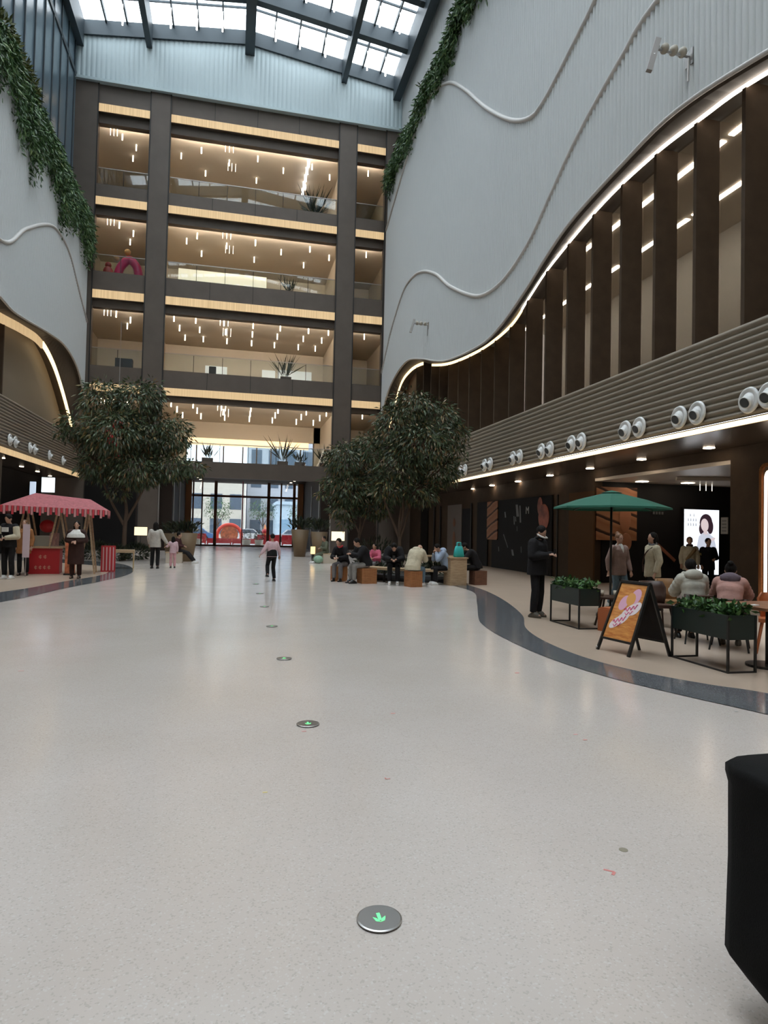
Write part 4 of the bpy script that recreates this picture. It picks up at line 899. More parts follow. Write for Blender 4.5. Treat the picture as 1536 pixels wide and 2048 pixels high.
# ------------------------------------------------------------------ planting bed seats, stools, bench
def stool(label, loc, rot=0, cush=False, w=.40, h=.44, m_=None):
    t = thing('slatted_stool', label, 'stool', (loc[0], loc[1], .0), rot)
    m = MB(); m.box(-w/2+.01, w/2-.01, -w/2+.01, w/2-.01, .0, h-.02); n = 9
    for i in range(n):
        a = -w/2+w*(i+.5)/n
        for s_ in (-1, 1): m.box(a-.016, a+.016, *sorted((s_*w/2, s_*(w/2-.02))), 0, h-.02); m.box(*sorted((s_*w/2, s_*(w/2-.02))), a-.016, a+.016, 0, h-.02)
    m.build('slatted_body', m_ or M_wood, t)
    m = MB(); m.box(-w/2, w/2, -w/2, w/2, h-.02, h); m.build('top', m_ or M_wood, t)
    if cush: m = MB(); m.lathe([(.01, h), (w*.47, h), (w*.5, h+.03), (w*.47, h+.07), (.01, h+.075)], n=24, sq=5); m.build('cushion', mat('cream_cushion', (.42, .36, .28), .8), t, True)
    return t
stool('leftmost slatted orange-oak stool with a cream cushion, under a dark-jacketed sitter', (3.15, 19.5), .2, True)
stool('slatted orange-oak stool, second from the left, under the big black jacket sitter', (3.85, 18.7), .15, False, .46)
stool('slatted orange-oak stool under the cream jacket sitter', (4.95, 17.6), .25, False, .38)
stool('brown wooden stool at the right of the planting bed under the sitter in black', (7.15, 18.3), .1, False, .40, .42, woodmat('red_brown_wood', (.14, .06, .035), (.22, .10, .06)))
t = thing('curved_bench', 'low curved pale oak bench around the planting bed', 'bench', (0, 0, 0))
arc = spline([(3.9, 20.3, 0), (4.3, 19.4, 0), (4.9, 18.8, 0), (5.6, 18.5, 0), (6.2, 18.35, 0)], 6)
m = MB(); rings = []
for i, p in enumerate(arc):
    d = (arc[min(i+1, len(arc)-1)]-arc[max(i-1, 0)]).normalized(); nrm = Vector((-d.y, d.x, 0)); rings.append([p-nrm*.24+Vector((0, 0, .37)), p+nrm*.24+Vector((0, 0, .37)), p+nrm*.24+Vector((0, 0, .44)), p-nrm*.24+Vector((0, 0, .44))])
m.loft(rings); m.build('seat', M_lwood, t)
for p in arc[2::6]: m = MB(); m.box(p.x-.03, p.x+.03, p.y-.03, p.y+.03, 0, .37); m.build('leg', M_blackm, t)
t = thing('oak_end_table', 'pale oak box table at the right end of the curved bench', 'table', (6.38, 18.15, 0), .1)
m = MB(); m.box(-.26, .26, -.24, .24, 0, .78); m.build('body', M_lwood, t); m = MB(); m.box(-.29, .29, -.27, .27, .78, .82); m.build('top', M_lwood, t)
t = thing('tote_bag', 'turquoise tote bag standing on the oak end table', 'bag', (6.46, 18.1, .82), .2)
m = MB(); m.lathe([(.14, 0), (.17, .03), (.14, .2), (.10, .32), (.01, .30)], n=24, sq=3.5); o = m.build('body', mat('turquoise_fabric', (.03, .42, .40), .7), t, True); o.scale = (1, .5, 1)
for s_ in (-1, 1): m = MB(); m.tube(spline([(-.06, s_*.03, .3), (-.05, s_*.03, .42), (.05, s_*.03, .42), (.06, s_*.03, .3)]), .01, 6); m.build('handle', mat('turquoise_strap', (.05, .5, .48), .6), t)
t = thing('picnic_table', 'thin dark wooden table set further back behind the oak end table', 'table', (7.3, 21.6, 0))
m = MB(); m.box(-.9, .5, -.35, .35, .68, .73); m.build('top', M_lwood, t)
for x in (-.7, .35): m = MB(); m.box(x-.04, x+.04, -.3, .3, 0, .68); m.build('leg', M_dkwood, t)
b = MB(); b.tube(spline([(3.7, 20.6, .1), (4.4, 19.8, .1), (5.2, 19.2, .1), (6.2, 19.0, .1), (7.0, 19.6, .1)]), .12, 8); tag(b.build('bed_edging', M_blackm), 'low dark edging around the planting bed', 'edging')

# lamps, planters by the facade columns
t = thing('red_decoration', 'red curved festive decoration hanging behind the broad left tree', 'decoration', (-6.0, 35.5, 0))
for pts in ([(222, 838), (232, 850), (246, 852), (254, 845)], [(214, 862), (220, 880), (228, 895)], [(228, 905), (238, 912), (243, 900)]):
    m = MB(); m.tube([ony(x_, y_, 35.5)-Vector((-6.0, 35.5, 0)) for x_, y_ in pts], .22, 8); m.build('ribbon', M_red, t, True)
p_ = ony(236, 845, 35.5); m = MB(); m.tube([(p_.x+6, 0, p_.z), (p_.x+6, 0, 12)], .015, 5); m.build('hanging_wire', M_silver, t)
def sign_lamp(label, p, s=1.0):
    t = thing('floor_sign_lamp', label, 'lamp', (p.x, p.y, 0))
    m = MB(); m.lathe([(.001, 0), (.18, 0), (.18, .03), (.001, .035)], n=20); m.build('base', M_blackm, t)
    m = MB(); m.tube([(0, 0, .03), (0, 0, 1.2)], .015, 8); m.build('pole', M_blackm, t)
    m = MB(); m.box(-.27*s, .27*s, -.06, .06, 1.08, 1.46); m.build('lamp_shade', mat('glowing_cream_shade', (1, .88, .62), .5, emit=1.3, ecol=(1, .82, .52)), t)
sign_lamp('glowing cream box lamp on a thin pole by the right facade column', Vector((4.3, 27.1, 0)))
sign_lamp('glowing cream box lamp on a thin pole left of the woman in the white jacket', Vector((-4.12, 31.5, 0)))
def big_planter(label, x, y, r, h, n, ph):
    t = thing('potted_plant', label, 'potted plant', (x, y, 0))
    m = MB(); m.lathe([(.01, 0), (r*.62, 0), (r, h), (r*.88, h), (r*.85, h-.08), (.01, h-.08)], n=28); m.build('pot', mat('tan_stone_pot', (.20, .135, .075), .6), t, True)
    lf = MB(); C = np.stack([rng.normal(0, r*.45, n), rng.normal(0, r*.45, n), h+rng.uniform(0, ph*.6, n)], 1); N = C*np.array([1, 1, 0])+np.array([0, 0, .6]); leaves(lf, C, N, ph*.5, .09, .2)
    f = lf.build('foliage', M_shrubd, t); f['kind'] = 'stuff'
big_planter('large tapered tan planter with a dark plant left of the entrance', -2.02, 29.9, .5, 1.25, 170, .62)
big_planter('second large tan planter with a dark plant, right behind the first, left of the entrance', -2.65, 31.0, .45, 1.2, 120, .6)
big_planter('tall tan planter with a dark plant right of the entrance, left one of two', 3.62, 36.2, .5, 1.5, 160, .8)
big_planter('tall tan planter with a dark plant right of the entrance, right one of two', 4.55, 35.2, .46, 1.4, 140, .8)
def spiky(label, x, y, z, h, n, w=.35, pot=.35):
    t = thing('balcony_plant', label, 'potted plant', (x, y, z))
    m = MB(); m.box(-w, w, -.2, .2, 0, pot); m.build('pot', mat('dull_brown_pot', (.11, .07, .055), .7), t)
    lf = MB(); C = np.stack([rng.normal(0, w*.4, n), rng.normal(0, .08, n), rng.uniform(pot*.8, pot+.1, n)], 1); N = rng.normal(size=(n, 3))*np.array([.5, .3, .2])+np.array([0, 0, 1]); leaves(lf, C, N, h, .10, .0)
    f = lf.build('foliage', M_shrubd, t); f['kind'] = 'stuff'
for args in (('spiky plant in the third lowest gallery of the back facade', 3.25, 43.3, 16.95, 1.0, 26), ('spiky potted plant in the second lowest gallery, wide middle bay', 3.1, 43.2, 11.2, 1.5, 34), ('tall cactus-like plant behind the lowest gallery balustrade', 3.05, 43.4, 5.62, 1.7, 26), ('low potted plant at the right of the tall one, lowest gallery', 4.2, 43.4, 5.62, .7, 26),
             ('bushy potted plant at the left end of the lowest gallery', -1.75, 43.3, 5.62, .9, 30), ('feathery plant at the right end of the lowest gallery', 5.7, 43.4, 5.62, 1.2, 20, .2), ('small dark plant in the right half of the topmost gallery', 4.8, 43.6, 22.32, 1.9, 60, .5)):
    spiky(*args)
m = MB(); m.box(-.22, .22, -.2, .2, 0, .7); tag(m.build('dark_bin', M_charcoal, loc=(-1.6, 43.3, 11.17)), 'small dark bin behind the glass of the second lowest gallery', 'bin')
m = MB(); m.box(-.5, .5, -.25, .25, 0, .8); tag(m.build('dark_cabinet', M_charcoal, loc=(-7.0, 43.4, 11.17)), 'dark low cabinet behind the glass in the left bay, second lowest gallery', 'cabinet')
t = thing('pink_inflatable', 'pink arched inflatable in the left bay of the third lowest gallery', 'inflatable', (-6.95, 43.6, 16.93))
m = MB(); m.tube(spline([(-.75, 0, 0), (-.5, 0, .9), (0, 0, 1.45), (.5, 0, 1.0), (.65, 0, 0)]), .26, 12); m.build('arch', mat('magenta_vinyl', (.60, .03, .12), .4), t, True)
m = MB(); m.ball((-.1, 0, 1.95), .2); m.ball((-.75, 0, 1.5), .16); m.build('bobble', mat('yellow_vinyl', (.6, .38, .15), .4), t, True)
m = MB(); m.ball((0, 0, .45), (.32, .3, .45)); m.ball((0, 0, .95), .2); tag(m.build('red_figure_ornament', mat('dull_red_vinyl', (.30, .03, .03), .5), smooth=True, loc=(-8.15, 43.5, 16.93)), 'dull red rounded ornament left of the pink inflatable', 'ornament')

# ------------------------------------------------------------------ food cart, left
ct = thing('food_cart', 'red food cart with a pink and red fringed awning on wooden A-shaped poles', 'food cart', (-5.6, 21.9, 0), .12)
m = MB(); m.box(-.5, .42, -.35, .35, 0, .78); m.build('counter', M_red, ct)
m = MB(); m.box(-.55, .5, -.4, .4, .78, .84); m.build('counter_top', M_lwood, ct)
for z, n_, s_, w in ((.52, 2, .13, .10), (.2, 4, .12, .09)):
    m = MB()
    for i in range(n_):
        x = -.04+(i-(n_-1)/2)*s_
        m.box(x-w*.4, x+w*.4, -.356, -.35, z+.02, z+.032); m.box(x-w*.4, x+w*.4, -.356, -.35, z-.03, z-.018); m.box(x-.006, x+.006, -.356, -.35, z-.06, z+.06); m.box(x-w*.4, x-w*.4+.01, -.356, -.35, z-.03, z+.03)
    m.build('painted_character', mat('cream_paint', (.62, .38, .26), .6), ct)
for xa in (-.55, .35, 1.15):
    for sy in (-1, 1):
        m = MB(); m.bar((xa-.22, sy*.42, .0 if xa > 1 else .78), (xa+.02, sy*.42, 2.12), .05); m.bar((xa+.26, sy*.42, .0 if xa > 1 else .78), (xa+.02, sy*.42, 2.12), .05); m.build('wooden_pole', M_lwood, ct)
m = MB(); vs = []
ridge = [(-.9, 0, 2.38), (1.65, 0, 2.22)]; m.loft([[(-.55, 0, 2.40), (-.55, -.02, 2.38)], ]) if False else None
A_ = [(-1.15, -.75, 2.05), (1.75, -.75, 1.98), (1.75, .75, 1.98), (-1.15, .75, 2.05)]; T_ = [(-.35, -.03, 2.46), (1.2, -.03, 2.32), (1.2, .03, 2.32), (-.35, .03, 2.46)]
m.loft([T_, A_], cap=True); m.build('awning', M_pinkred, ct)
m = MB(); n = 40
for (p0, p1) in ((A_[0], A_[1]), (A_[1], A_[2]), (A_[0], A_[3])):
    p0 = Vector(p0); p1 = Vector(p1)
    for i in range(n):
        a = p0.lerp(p1, i/n); c = p0.lerp(p1, (i+.82)/n); l = .2+.06*math.sin(i*1.9)
        m.m = i % 2; m.add([a, c, c-Vector((0, 0, l)), a-Vector((0, 0, l))], [(0, 1, 2, 3)])
m.build('fringe', [mat('fringe_red', (.60, .05, .07), .7), mat('fringe_pink', (.62, .30, .30), .7)], ct)
m = MB(); m.box(-.4, .1, -.2, .25, .84, 1.15); m.build('glass_display', mat('pale_display_case', (.35, .33, .27), .3), ct)
m = MB(); m.ball((.02, -.1, 1.45), (.22, .14, .2)); m.build('red_lantern', M_red, ct)
m = MB()
for i in range(9): m.box(.12+.03*i, .135+.03*i, -.3, -.28, .86, 1.25)
m.build('skewers', mat('pinkish_skewer', (.5, .25, .22), .6), ct)
t = thing('a_board', 'red and white striped A-board at the right of the red food cart', 'sign', (-3.98, 22.9, 0), .2)
m = MB(); m.prism([(-.22, 0), (.22, 0), (.03, .85), (-.03, .85)], -.22, .22, 'x'); m.build('board', M_red, t)
m = MB()
for i in range(4): m.bar((-.15+.1*i, -.225, .05), (-.15+.1*i, -.04, .8), .03, .01)
m.build('pale_stripe', mat('pale_pink_paint', (.6, .4, .38), .5), t)
t = thing('a_board', 'orange and red leaflet stand between the cart and the woman in brown', 'sign', (-4.75, 21.2, 0), .1)
m = MB(); m.box(-.14, .14, -.03, .03, .05, 1.1); m.build('board', mat('orange_red_print', (.5, .14, .06), .5, var=.6, vscale=5), t)
m = MB(); m.box(-.16, .16, -.12, .12, 0, .05); m.build('foot', M_blackm, t)
t = thing('small_table', 'small pale wooden table with thin gilt legs right of the food cart', 'table', (-3.75, 24.6, 0), .1)
m = MB(); m.box(-.4, .35, -.25, .25, .56, .66); m.build('top', M_lwood, t)
for sx in (-.37, .32): m = MB(); m.box(sx-.015, sx+.015, -.22, .22, 0, .56); m.build('leg', mat('gilt_leg', (.5, .36, .18), .4, .5), t)
m = MB(); m.box(-.09, .09, -.01, .01, 0, .95); t = thing('scarf_banner', 'pale pink hanging banner between the man in the varsity jacket and the cart', 'banner', (-5.75, 20.4, .55), .05); m.build('cloth', mat('pale_pink_cloth', (.62, .48, .50), .7), t)
m = MB(); m.tube([(0, .03, -.55), (0, .03, 1.0)], .012, 6); m.build('pole', M_silver, t)

# ------------------------------------------------------------------ people
DEF = dict(pelvis=(0, 0, .93), chest=(0, .0, 1.27), neck=(0, -.01, 1.45), head=(0, .015, 1.60), shL=(-.165, 0, 1.375), shR=(.165, 0, 1.375), elL=(-.23, -.03, 1.13), elR=(.23, -.03, 1.13),
           wrL=(-.23, .06, .90), wrR=(.23, .06, .90), hiL=(-.09, 0, .90), hiR=(.09, 0, .90), knL=(-.10, .02, .49), knR=(.10, .02, .49), anL=(-.105, -.02, .085), anR=(.105, -.02, .085))
def remesh(o, v, sm=3):
    r = o.modifiers.new('surface', 'REMESH'); r.mode = 'VOXEL'; r.voxel_size = v; r.use_smooth_shade = True
    if sm: s_ = o.modifiers.new('soften', 'SMOOTH'); s_.factor = .5; s_.iterations = sm
    return o
def ring(c, ax, fw, a, b_, n=18): return [c+ax*a*math.cos(2*PI*i/n)+fw*b_*math.sin(2*PI*i/n) for i in range(n)]
def person(label, x, y, rot, h=1.70, pose=None, top=None, bot=None, shoe=None, hair='short', hairm=None, g=.03, hem=.12, sleeve=None, vox=.014, look=(0, 0), hood=None, skirt=None, seat_z=0, puff=0, eyes=False, extra=None, z=0, hat=None, inner=None, collar=None):
    s = h/1.72; J = {k: Vector(v) for k, v in DEF.items()}
    for k, v in (pose or {}).items(): J[k] = Vector(v)
    root = thing('person', label, 'person', (x, y, z), rot); root.scale = (s, s, s)
    ax_u = (J['shR']-J['shL']).normalized(); ax_l = (J['hiR']-J['hiL']).normalized()
    hd = J['head']; ne = J['neck']
    Rh = Matrix.Rotation(look[1], 3, 'Z') @ Matrix.Rotation(look[0], 3, 'X')
    def spine(mb, g_, low, hi=1.0, n=18, pf=0):
        rs = []
        ctl = [(J['pelvis']-(J['chest']-J['pelvis']).normalized()*0-Vector((0, 0, low)), ax_l, .155+g_+(.01 if low > .2 else 0), .115+g_), (J['pelvis'], ax_l, .150+g_, .108+g_), (J['pelvis'].lerp(J['chest'], .5), ax_l.lerp(ax_u, .5), .132+g_, .095+g_),
               (J['chest'], ax_u, .150+g_, .108+g_), (J['chest'].lerp((J['shL']+J['shR'])/2, .75), ax_u, .165+g_, .095+g_), ((J['shL']+J['shR'])/2+(ne-J['chest']).normalized()*.035, ax_u, .10+g_*.8, .075+g_*.7), (ne, ax_u, .058+g_*.3, .06+g_*.3)]
        cs = []; m_ = 5
        for i in range(len(ctl)-1):
            for k in range(m_):
                t_ = k/m_; c0, a0, w0, d0 = ctl[i]; c1, a1, w1, d1 = ctl[i+1]; q = pf*abs(math.sin((i*m_+k)*.75)) if pf else 0
                cs.append((c0.lerp(c1, t_), a0.lerp(a1, t_).normalized(), w0+(w1-w0)*t_+q, d0+(d1-d0)*t_+q))
        cs.append(ctl[-1])
        for i, (c, a, w, d_) in enumerate(cs):
            dr = (cs[min(i+1, len(cs)-1)][0]-cs[max(i-1, 0)][0]).normalized(); fw = dr.cross(a).normalized()
            if low > .25 and i < m_: fw = Vector((0, 1, 0))
            rs.append(ring(c, a, fw, w, d_, n))
        mb.loft(rs)
    # body: one continuous surface
    mb = MB(); spine(mb, 0, .05); mb.caps(ne-Vector((0, 0, .03)), hd-Vector((0, 0, .04)), .055, .05)
    for sd in 'LR':
        mb.caps(J['sh'+sd], J['el'+sd], .048, .038); mb.caps(J['el'+sd], J['wr'+sd], .038, .026)
        mb.caps(J['hi'+sd], J['kn'+sd], .08, .055); mb.caps(J['kn'+sd], J['an'+sd], .052, .035)
        foot = Vector((0, .13, -.045)); mb.caps(J['an'+sd]-Vector((0, .03, .04)), J['an'+sd]+foot, .035, .03)
        # hand with palm, four unequal bent fingers and a thumb
        w = J['wr'+sd]; d = (w-J['el'+sd]).normalized(); sgn = 1 if sd == 'R' else -1
        side = d.cross(Vector((0, 0, 1)));  side = side.normalized() if side.length > .15 else Vector((0, 1, 0))
        nn = side.cross(d).normalized(); nn = nn if (nn.z > 0 or abs(d.z) > .8) else -nn
        for k, L in enumerate((.062, .074, .068, .052)):
            o_ = (k-1.5)*.021; p0 = w+d*.02+side*o_*.7; p1 = w+d*.085+side*o_; p2 = p1+(d*.8-nn*.6).normalized()*L*.5; p3 = p2+(d*.25-nn).normalized()*L*.5
            mb.caps(p0, p1, .016, .012, 6); mb.caps(p1, p2, .010, .009, 6); mb.caps(p2, p3, .009, .007, 6)
        tb = w+d*.035-side*sgn*.028; mb.caps(w+d*.02, tb, .014, .012, 6); mb.caps(tb, tb+(d*.8-side*sgn*.7).normalized()*.032, .011, .010, 6); mb.caps(tb+(d*.8-side*sgn*.7).normalized()*.032, tb+(d*1.6-side*sgn*.5-nn*.3).normalized()*.062, .010, .008, 6)
    mb.ball(hd+Rh @ Vector((0, -.008, .015)), (.076, .096, .105), rot=Rh); mb.ball(hd+Rh @ Vector((0, .03, -.055)), (.052, .058, .058), rot=Rh)
    mb.caps(hd+Rh @ Vector((0, .082, .015)), hd+Rh @ Vector((0, .103, -.022)), .009, .013, 6)
    mb.ball(hd+Rh @ Vector((0, .082, -.052)), (.024, .012, .009), 8, 6, Rh)
    for s_ in (-1, 1): mb.ball(hd+Rh @ Vector((s_*.078, -.005, -.005)), (.012, .022, .03), 8, 6, Rh)
    remesh(mb.build('body', M_skin, root), min(vox, .0115), 2)
    if eyes:
        for s_ in (-1, 1): q = MB(); q.ball(hd+Rh @ Vector((s_*.030, .084, .012)), (.011, .008, .007), 8, 6, Rh); q.build('eye', M_eye, root, True)
        q = MB(); q.ball(hd+Rh @ Vector((0, .090, -.052)), (.022, .008, .006), 8, 6, Rh); q.build('lips', M_lip, root, True)
    # trousers
    mb = MB(); mb.loft([ring(J['pelvis']+Vector((0, 0, dz)), ax_l, Vector((0, 1, 0)), w_, d_) for dz, w_, d_ in ((-.10, .13, .10), (-.04, .165, .12), (.05, .155, .115), (.10, .14, .105))])
    for sd in 'LR': mb.caps(J['hi'+sd], J['kn'+sd], .097, .072); mb.tube([J['kn'+sd]+(J['kn'+sd]-J['an'+sd]).normalized()*.0, J['kn'+sd].lerp(J['an'+sd], .5), J['an'+sd].lerp(J['kn'+sd], .04)], [.074, .072, .06], 12)
    remesh(mb.build('trousers', bot or cloth('black_cloth', (.014, .013, .014)), root), vox)
    # top
    mb = MB(); spine(mb, g, hem, pf=puff)
    for sd in 'LR':
        a, e, w = J['sh'+sd], J['el'+sd], J['wr'+sd]
        if puff:
            n_ = 7; mb.tube([a.lerp(e, i/n_) for i in range(n_+1)], [.07+g*.7+puff*(i % 2) for i in range(n_+1)], 12); mb.tube([e.lerp(w, i/n_*.97) for i in range(n_+1)], [.062+g*.5-.02*i/n_+puff*(i % 2) for i in range(n_+1)], 12); mb.ball(a, .078+g*.7); mb.ball(e, .064+g*.6)
        else: mb.caps(a, e, .062+g*.6, .050+g*.5); mb.tube([e, e.lerp(w, .5), w.lerp(e, .03)], [.050+g*.5, .046+g*.4, .036+g*.3], 12)
    tp = remesh(mb.build('jacket', top or cloth('black_cloth', (.014, .013, .014)), root), vox)
    if sleeve:
        mb = MB()
        for sd in 'LR':
            a, e, w = J['sh'+sd], J['el'+sd], J['wr'+sd]; mb = MB(); mb.caps(a.lerp(e, .12), e, .068+g*.6, .056+g*.5); mb.tube([e, e.lerp(w, .5), w.lerp(e, .02)], [.056+g*.5, .052+g*.4, .04+g*.3], 12)
            remesh(mb.build('sleeve', sleeve, root), vox)
    if inner:
        fwc = Vector((0, 1, 0)); mb = MB(); mb.ball(J['chest'].lerp(ne, .35), (.065, .118+g, .19)); remesh(mb.build('shirt_front', inner, root), vox)
    if collar: mb = MB(); mb.tube([ne+Vector((.075*math.cos(a_), .07*math.sin(a_)+.01, .02+.02*math.sin(a_*2))) for a_ in np.linspace(0, 2*PI, 16)], .028, 8); remesh(mb.build('collar', collar, root), .01)
    if hood: mb = MB(); mb.ball(ne+Vector((0, -.10, .01)), (.15, .11, .10)); mb.tube([ne+Vector((.12*math.cos(a_), .10*math.sin(a_), .02)) for a_ in np.linspace(PI*.9, PI*2.1, 12)], .045, 8); remesh(mb.build('hood', hood, root), vox)
    # shoes
    for sd in 'LR':
        an = J['an'+sd]; mb = MB(); mb.loft([[an+Vector((a, b_, zz)) for a, b_ in [(w_*math.cos(t_), .035+l_*math.sin(t_)) for t_ in np.linspace(0, 2*PI, 16, endpoint=False)]] for zz, w_, l_ in ((-.085, .045, .135), (-.05, .048, .135), (-.02, .042, .10), (.02, .036, .055))])
        mb.build('shoe', shoe or M_blackm, root, True)
    hm = hairm or M_hair
    mb = MB()
    if hair != 'none':
        mb.ball(hd+Rh @ Vector((0, -.024, .034)), (.088, .098, .100), 16, 12, Rh)
        if hair in ('bob', 'long'):
            L = .14 if hair == 'bob' else .30
            mb.caps(hd+Vector((0, -.055, .0)), hd+Vector((0, -.07, -L)), .075, .06)
            for s_ in (-1, 1): mb.caps(hd+Rh @ Vector((s_*.068, -.02, .03)), hd+Vector((s_*.075, -.02, -L*.75)), .032, .026)
        if hair == 'bun': mb.ball(hd+Vector((0, -.07, .12)), .05)
        if hair == 'tail': mb.caps(hd+Vector((0, -.11, .05)), hd+Vector((0, -.16, -.14)), .035, .018)
        remesh(mb.build('hair', hm, root), .012, 1)
    if hat: mb = MB(); mb.ball(hd+Rh @ Vector((0, -.01, .05)), (.098, .112, .085), 16, 12, Rh); mb.ball(hd+Rh @ Vector((0, .10, .045)), (.07, .07, .012), 12, 6, Rh); remesh(mb.build('cap', hat, root), .012, 1)
    if extra: extra(root, J)
    return root
# sitting helper: forward +Y
def sit(lean=.15, kz=.46, spread=.11, hands='lap', ankle=.42, down=0):
    p = (0, 0, .56); c = (0, lean*.55, .88); n_ = (0, lean+.02, 1.05); hdv = (0, lean*1.25+.06, 1.19-down)
    P = dict(pelvis=p, chest=c, neck=n_, head=hdv, shL=(-.155, lean*.92, .985), shR=(.155, lean*.92, .985), hiL=(-.09, .02, .53), hiR=(.09, .02, .53), knL=(-spread, .42, kz+.04), knR=(spread, .42, kz+.04), anL=(-spread, ankle, .085), anR=(spread, ankle, .085))
    if hands == 'lap': P.update(elL=(-.24, lean+.06, .74), elR=(.24, lean+.06, .74), wrL=(-.06, lean+.26, .72), wrR=(.06, lean+.26, .72))
    if hands == 'phone': P.update(elL=(-.20, lean+.12, .78), elR=(.20, lean+.12, .78), wrL=(-.04, lean+.30, .84), wrR=(.04, lean+.30, .84))
    if hands == 'face': P.update(elL=(-.16, lean+.16, .78), elR=(.16, lean+.16, .78), wrL=(-.04, lean+.17, 1.02), wrR=(.04, lean+.2, .98))
    if hands == 'table': P.update(elL=(-.22, lean+.18, .76), elR=(.24, lean+.2, .78), wrL=(-.1, lean+.4, .82), wrR=(.14, lean+.42, .80))
    return P
def phone(root, J, z=.03, y=.05):
    q = MB(); c = (J['wrL']+J['wrR'])/2+Vector((0, y+.03, z)); q.box(c.x-.036, c.x+.036, c.y-.006, c.y+.006, c.z-.06, c.z+.08); o = q.build('phone', M_blackm); o.parent = None
    o.matrix_world = Matrix.Translation(root.location) @ Matrix.Rotation(root.rotation_euler.z, 4, 'Z') @ Matrix.Scale(root.scale[0], 4)
    return o
def held_phone(lab): return lambda root, J: tag(phone(root, J), lab, 'phone')
C_black = cloth('black_cloth', (.014, .013, .014)); C_cream = cloth('cream_cloth', (.50, .44, .32)); C_jean = cloth('blue_jeans', (.13, .19, .24)); C_grey = cloth('grey_cloth', (.16, .15, .15))
C_beige = cloth('pale_grey_white_cloth', (.46, .43, .38)); C_pink = cloth('pink_cloth', (.62, .34, .36)); C_pinkl = cloth('pale_pink_cloth_top', (.60, .42, .45)); C_brown = cloth('dark_brown_wool', (.045, .022, .018)); C_blue = cloth('pale_blue_cloth', (.30, .36, .46))
C_mauve = cloth('mauve_cloth', (.28, .19, .165)); C_white = cloth('white_cloth', (.68, .66, .62)); C_puffw = cloth('pale_puffer_nylon', (.42, .40, .34), .25); C_puffp = cloth('dusty_pink_nylon', (.42, .235, .20), .25); C_purple = cloth('purple_grey_cloth', (.13, .10, .12)); C_green = cloth('dull_green_cloth', (.12, .13, .09))
M_wshoe = mat('white_shoe', (.7, .7, .68), .5); M_gshoe = mat('grey_brown_shoe', (.09, .075, .055), .6)
def toward(x, y, tx, ty): return math.atan2(-(tx-x), ty-y)

# man in black with phone and mask on chin, facing right
ph_l = dict(head=(0, .07, 1.575), neck=(0, .01, 1.45), elL=(-.24, .02, 1.14), elR=(.24, .02, 1.14), wrL=(-.05, .27, 1.18), wrR=(.05, .27, 1.17))
def blk(root, J):
    held_phone('dark phone held by the man in black')(root, J)
    q = MB(); q.tube([J['head']+Vector((-.088, -.03, -.03)), J['head']+Vector((-.085, .04, -.07)), J['head']+Vector((-.04, .10, -.095)), J['head']+Vector((.04, .10, -.095)), J['head']+Vector((.085, .04, -.07)), J['head']+Vector((.088, -.03, -.03))], .016, 8); q.build('face_mask', C_white, root, True)
person('man all in black with a lowered white mask looking down at his phone', 5.55, 11.2, -PI/2-.95, 1.72, ph_l, C_black, C_black, M_gshoe, 'short', g=.065, hem=.14, vox=.011, look=(-.5, 0), eyes=True, extra=blk, collar=C_black)
# passers-by on the terrace
walk = dict(knL=(-.09, .14, .50), anL=(-.09, .10, .10), knR=(.09, .02, .48), anR=(.09, -.20, .12), wrL=(-.27, .08, .86), wrR=(.27, -.02, .86), elL=(-.26, -.02, 1.12), elR=(.26, -.05, 1.12))
person('woman in a mauve-brown jacket, white top and jeans behind the parasol pole', 8.0, 12.35, PI+.15, 1.60, walk, C_mauve, C_jean, M_wshoe, 'bun', M_hairb, .04, .16, inner=C_white, vox=.012, eyes=True)
def crossbag(root, J):
    q = MB(); q.tube(spline([(-.15, .05, 1.43), (-.02, .165, 1.28), (.14, .15, 1.05), (.2, .1, .98)]), .012, 6); q.tube(spline([(-.15, .0, 1.43), (0, -.165, 1.28), (.14, -.14, 1.05), (.2, -.04, .98)]), .012, 6); q.build('bag_strap', C_brown, root)
    q = MB(); q.box(.14, .26, -.12, .10, .86, 1.02); q.build('crossbody_bag', C_brown, root)
person('person in a cream jacket with a dark crossbody bag near the parasol', 8.35, 11.7, PI*.5-.15, 1.63, walk, C_cream, C_black, M_blackm, 'bob', None, .05, .16, vox=.012, look=(0, .1), extra=crossbag, collar=C_grey)
def scarfe(root, J): q = MB(); q.caps((-.12, .13, 1.35), (.1, .16, 1.05), .05, .04); q.build('scarf', cloth('tan_scarf_cloth', (.26, .17, .09)), root, True)
person('person in a tan coat and dark scarf standing at the left before the light box', 12.05, 15.3, PI-.5, 1.56, None, C_cream, C_black, M_blackm, 'short', M_hairb, .04, .2, collar=C_brown, extra=scarfe)
person('person in a black jacket with a yellow sleeve patch standing before the light box', 12.55, 15.2, PI-.2, 1.54, dict(wrL=(-.08, .22, 1.1), elL=(-.24, .03, 1.13)), C_black, C_black, M_blackm, 'short', None, .05, .16,
       extra=lambda r, J: (lambda q: q.build('arm_patch', mat('yellow_patch', (.42, .34, .14), .6), r))(MB().box(.215, .30, .03, .055, 1.2, 1.27)))
# seated couple in puffer jackets
person('sitter in a pale grey-white puffer jacket seen from behind at the terrace table', 6.72, 8.42, -.35, 1.60, sit(.12, hands='table'), C_puffw, C_black, M_blackm, 'short', None, .035, .05, puff=.012, hood=C_puffw, vox=.011)
person('sitter in a dusty pink puffer jacket with a purple-grey hood at the table', 6.84, 7.85, -.75, 1.58, sit(.26, hands='table', down=.02), C_puffp, C_black, M_gshoe, 'bun', None, .035, .05, puff=.010, hood=C_purple, vox=.011, look=(-.3, 0))
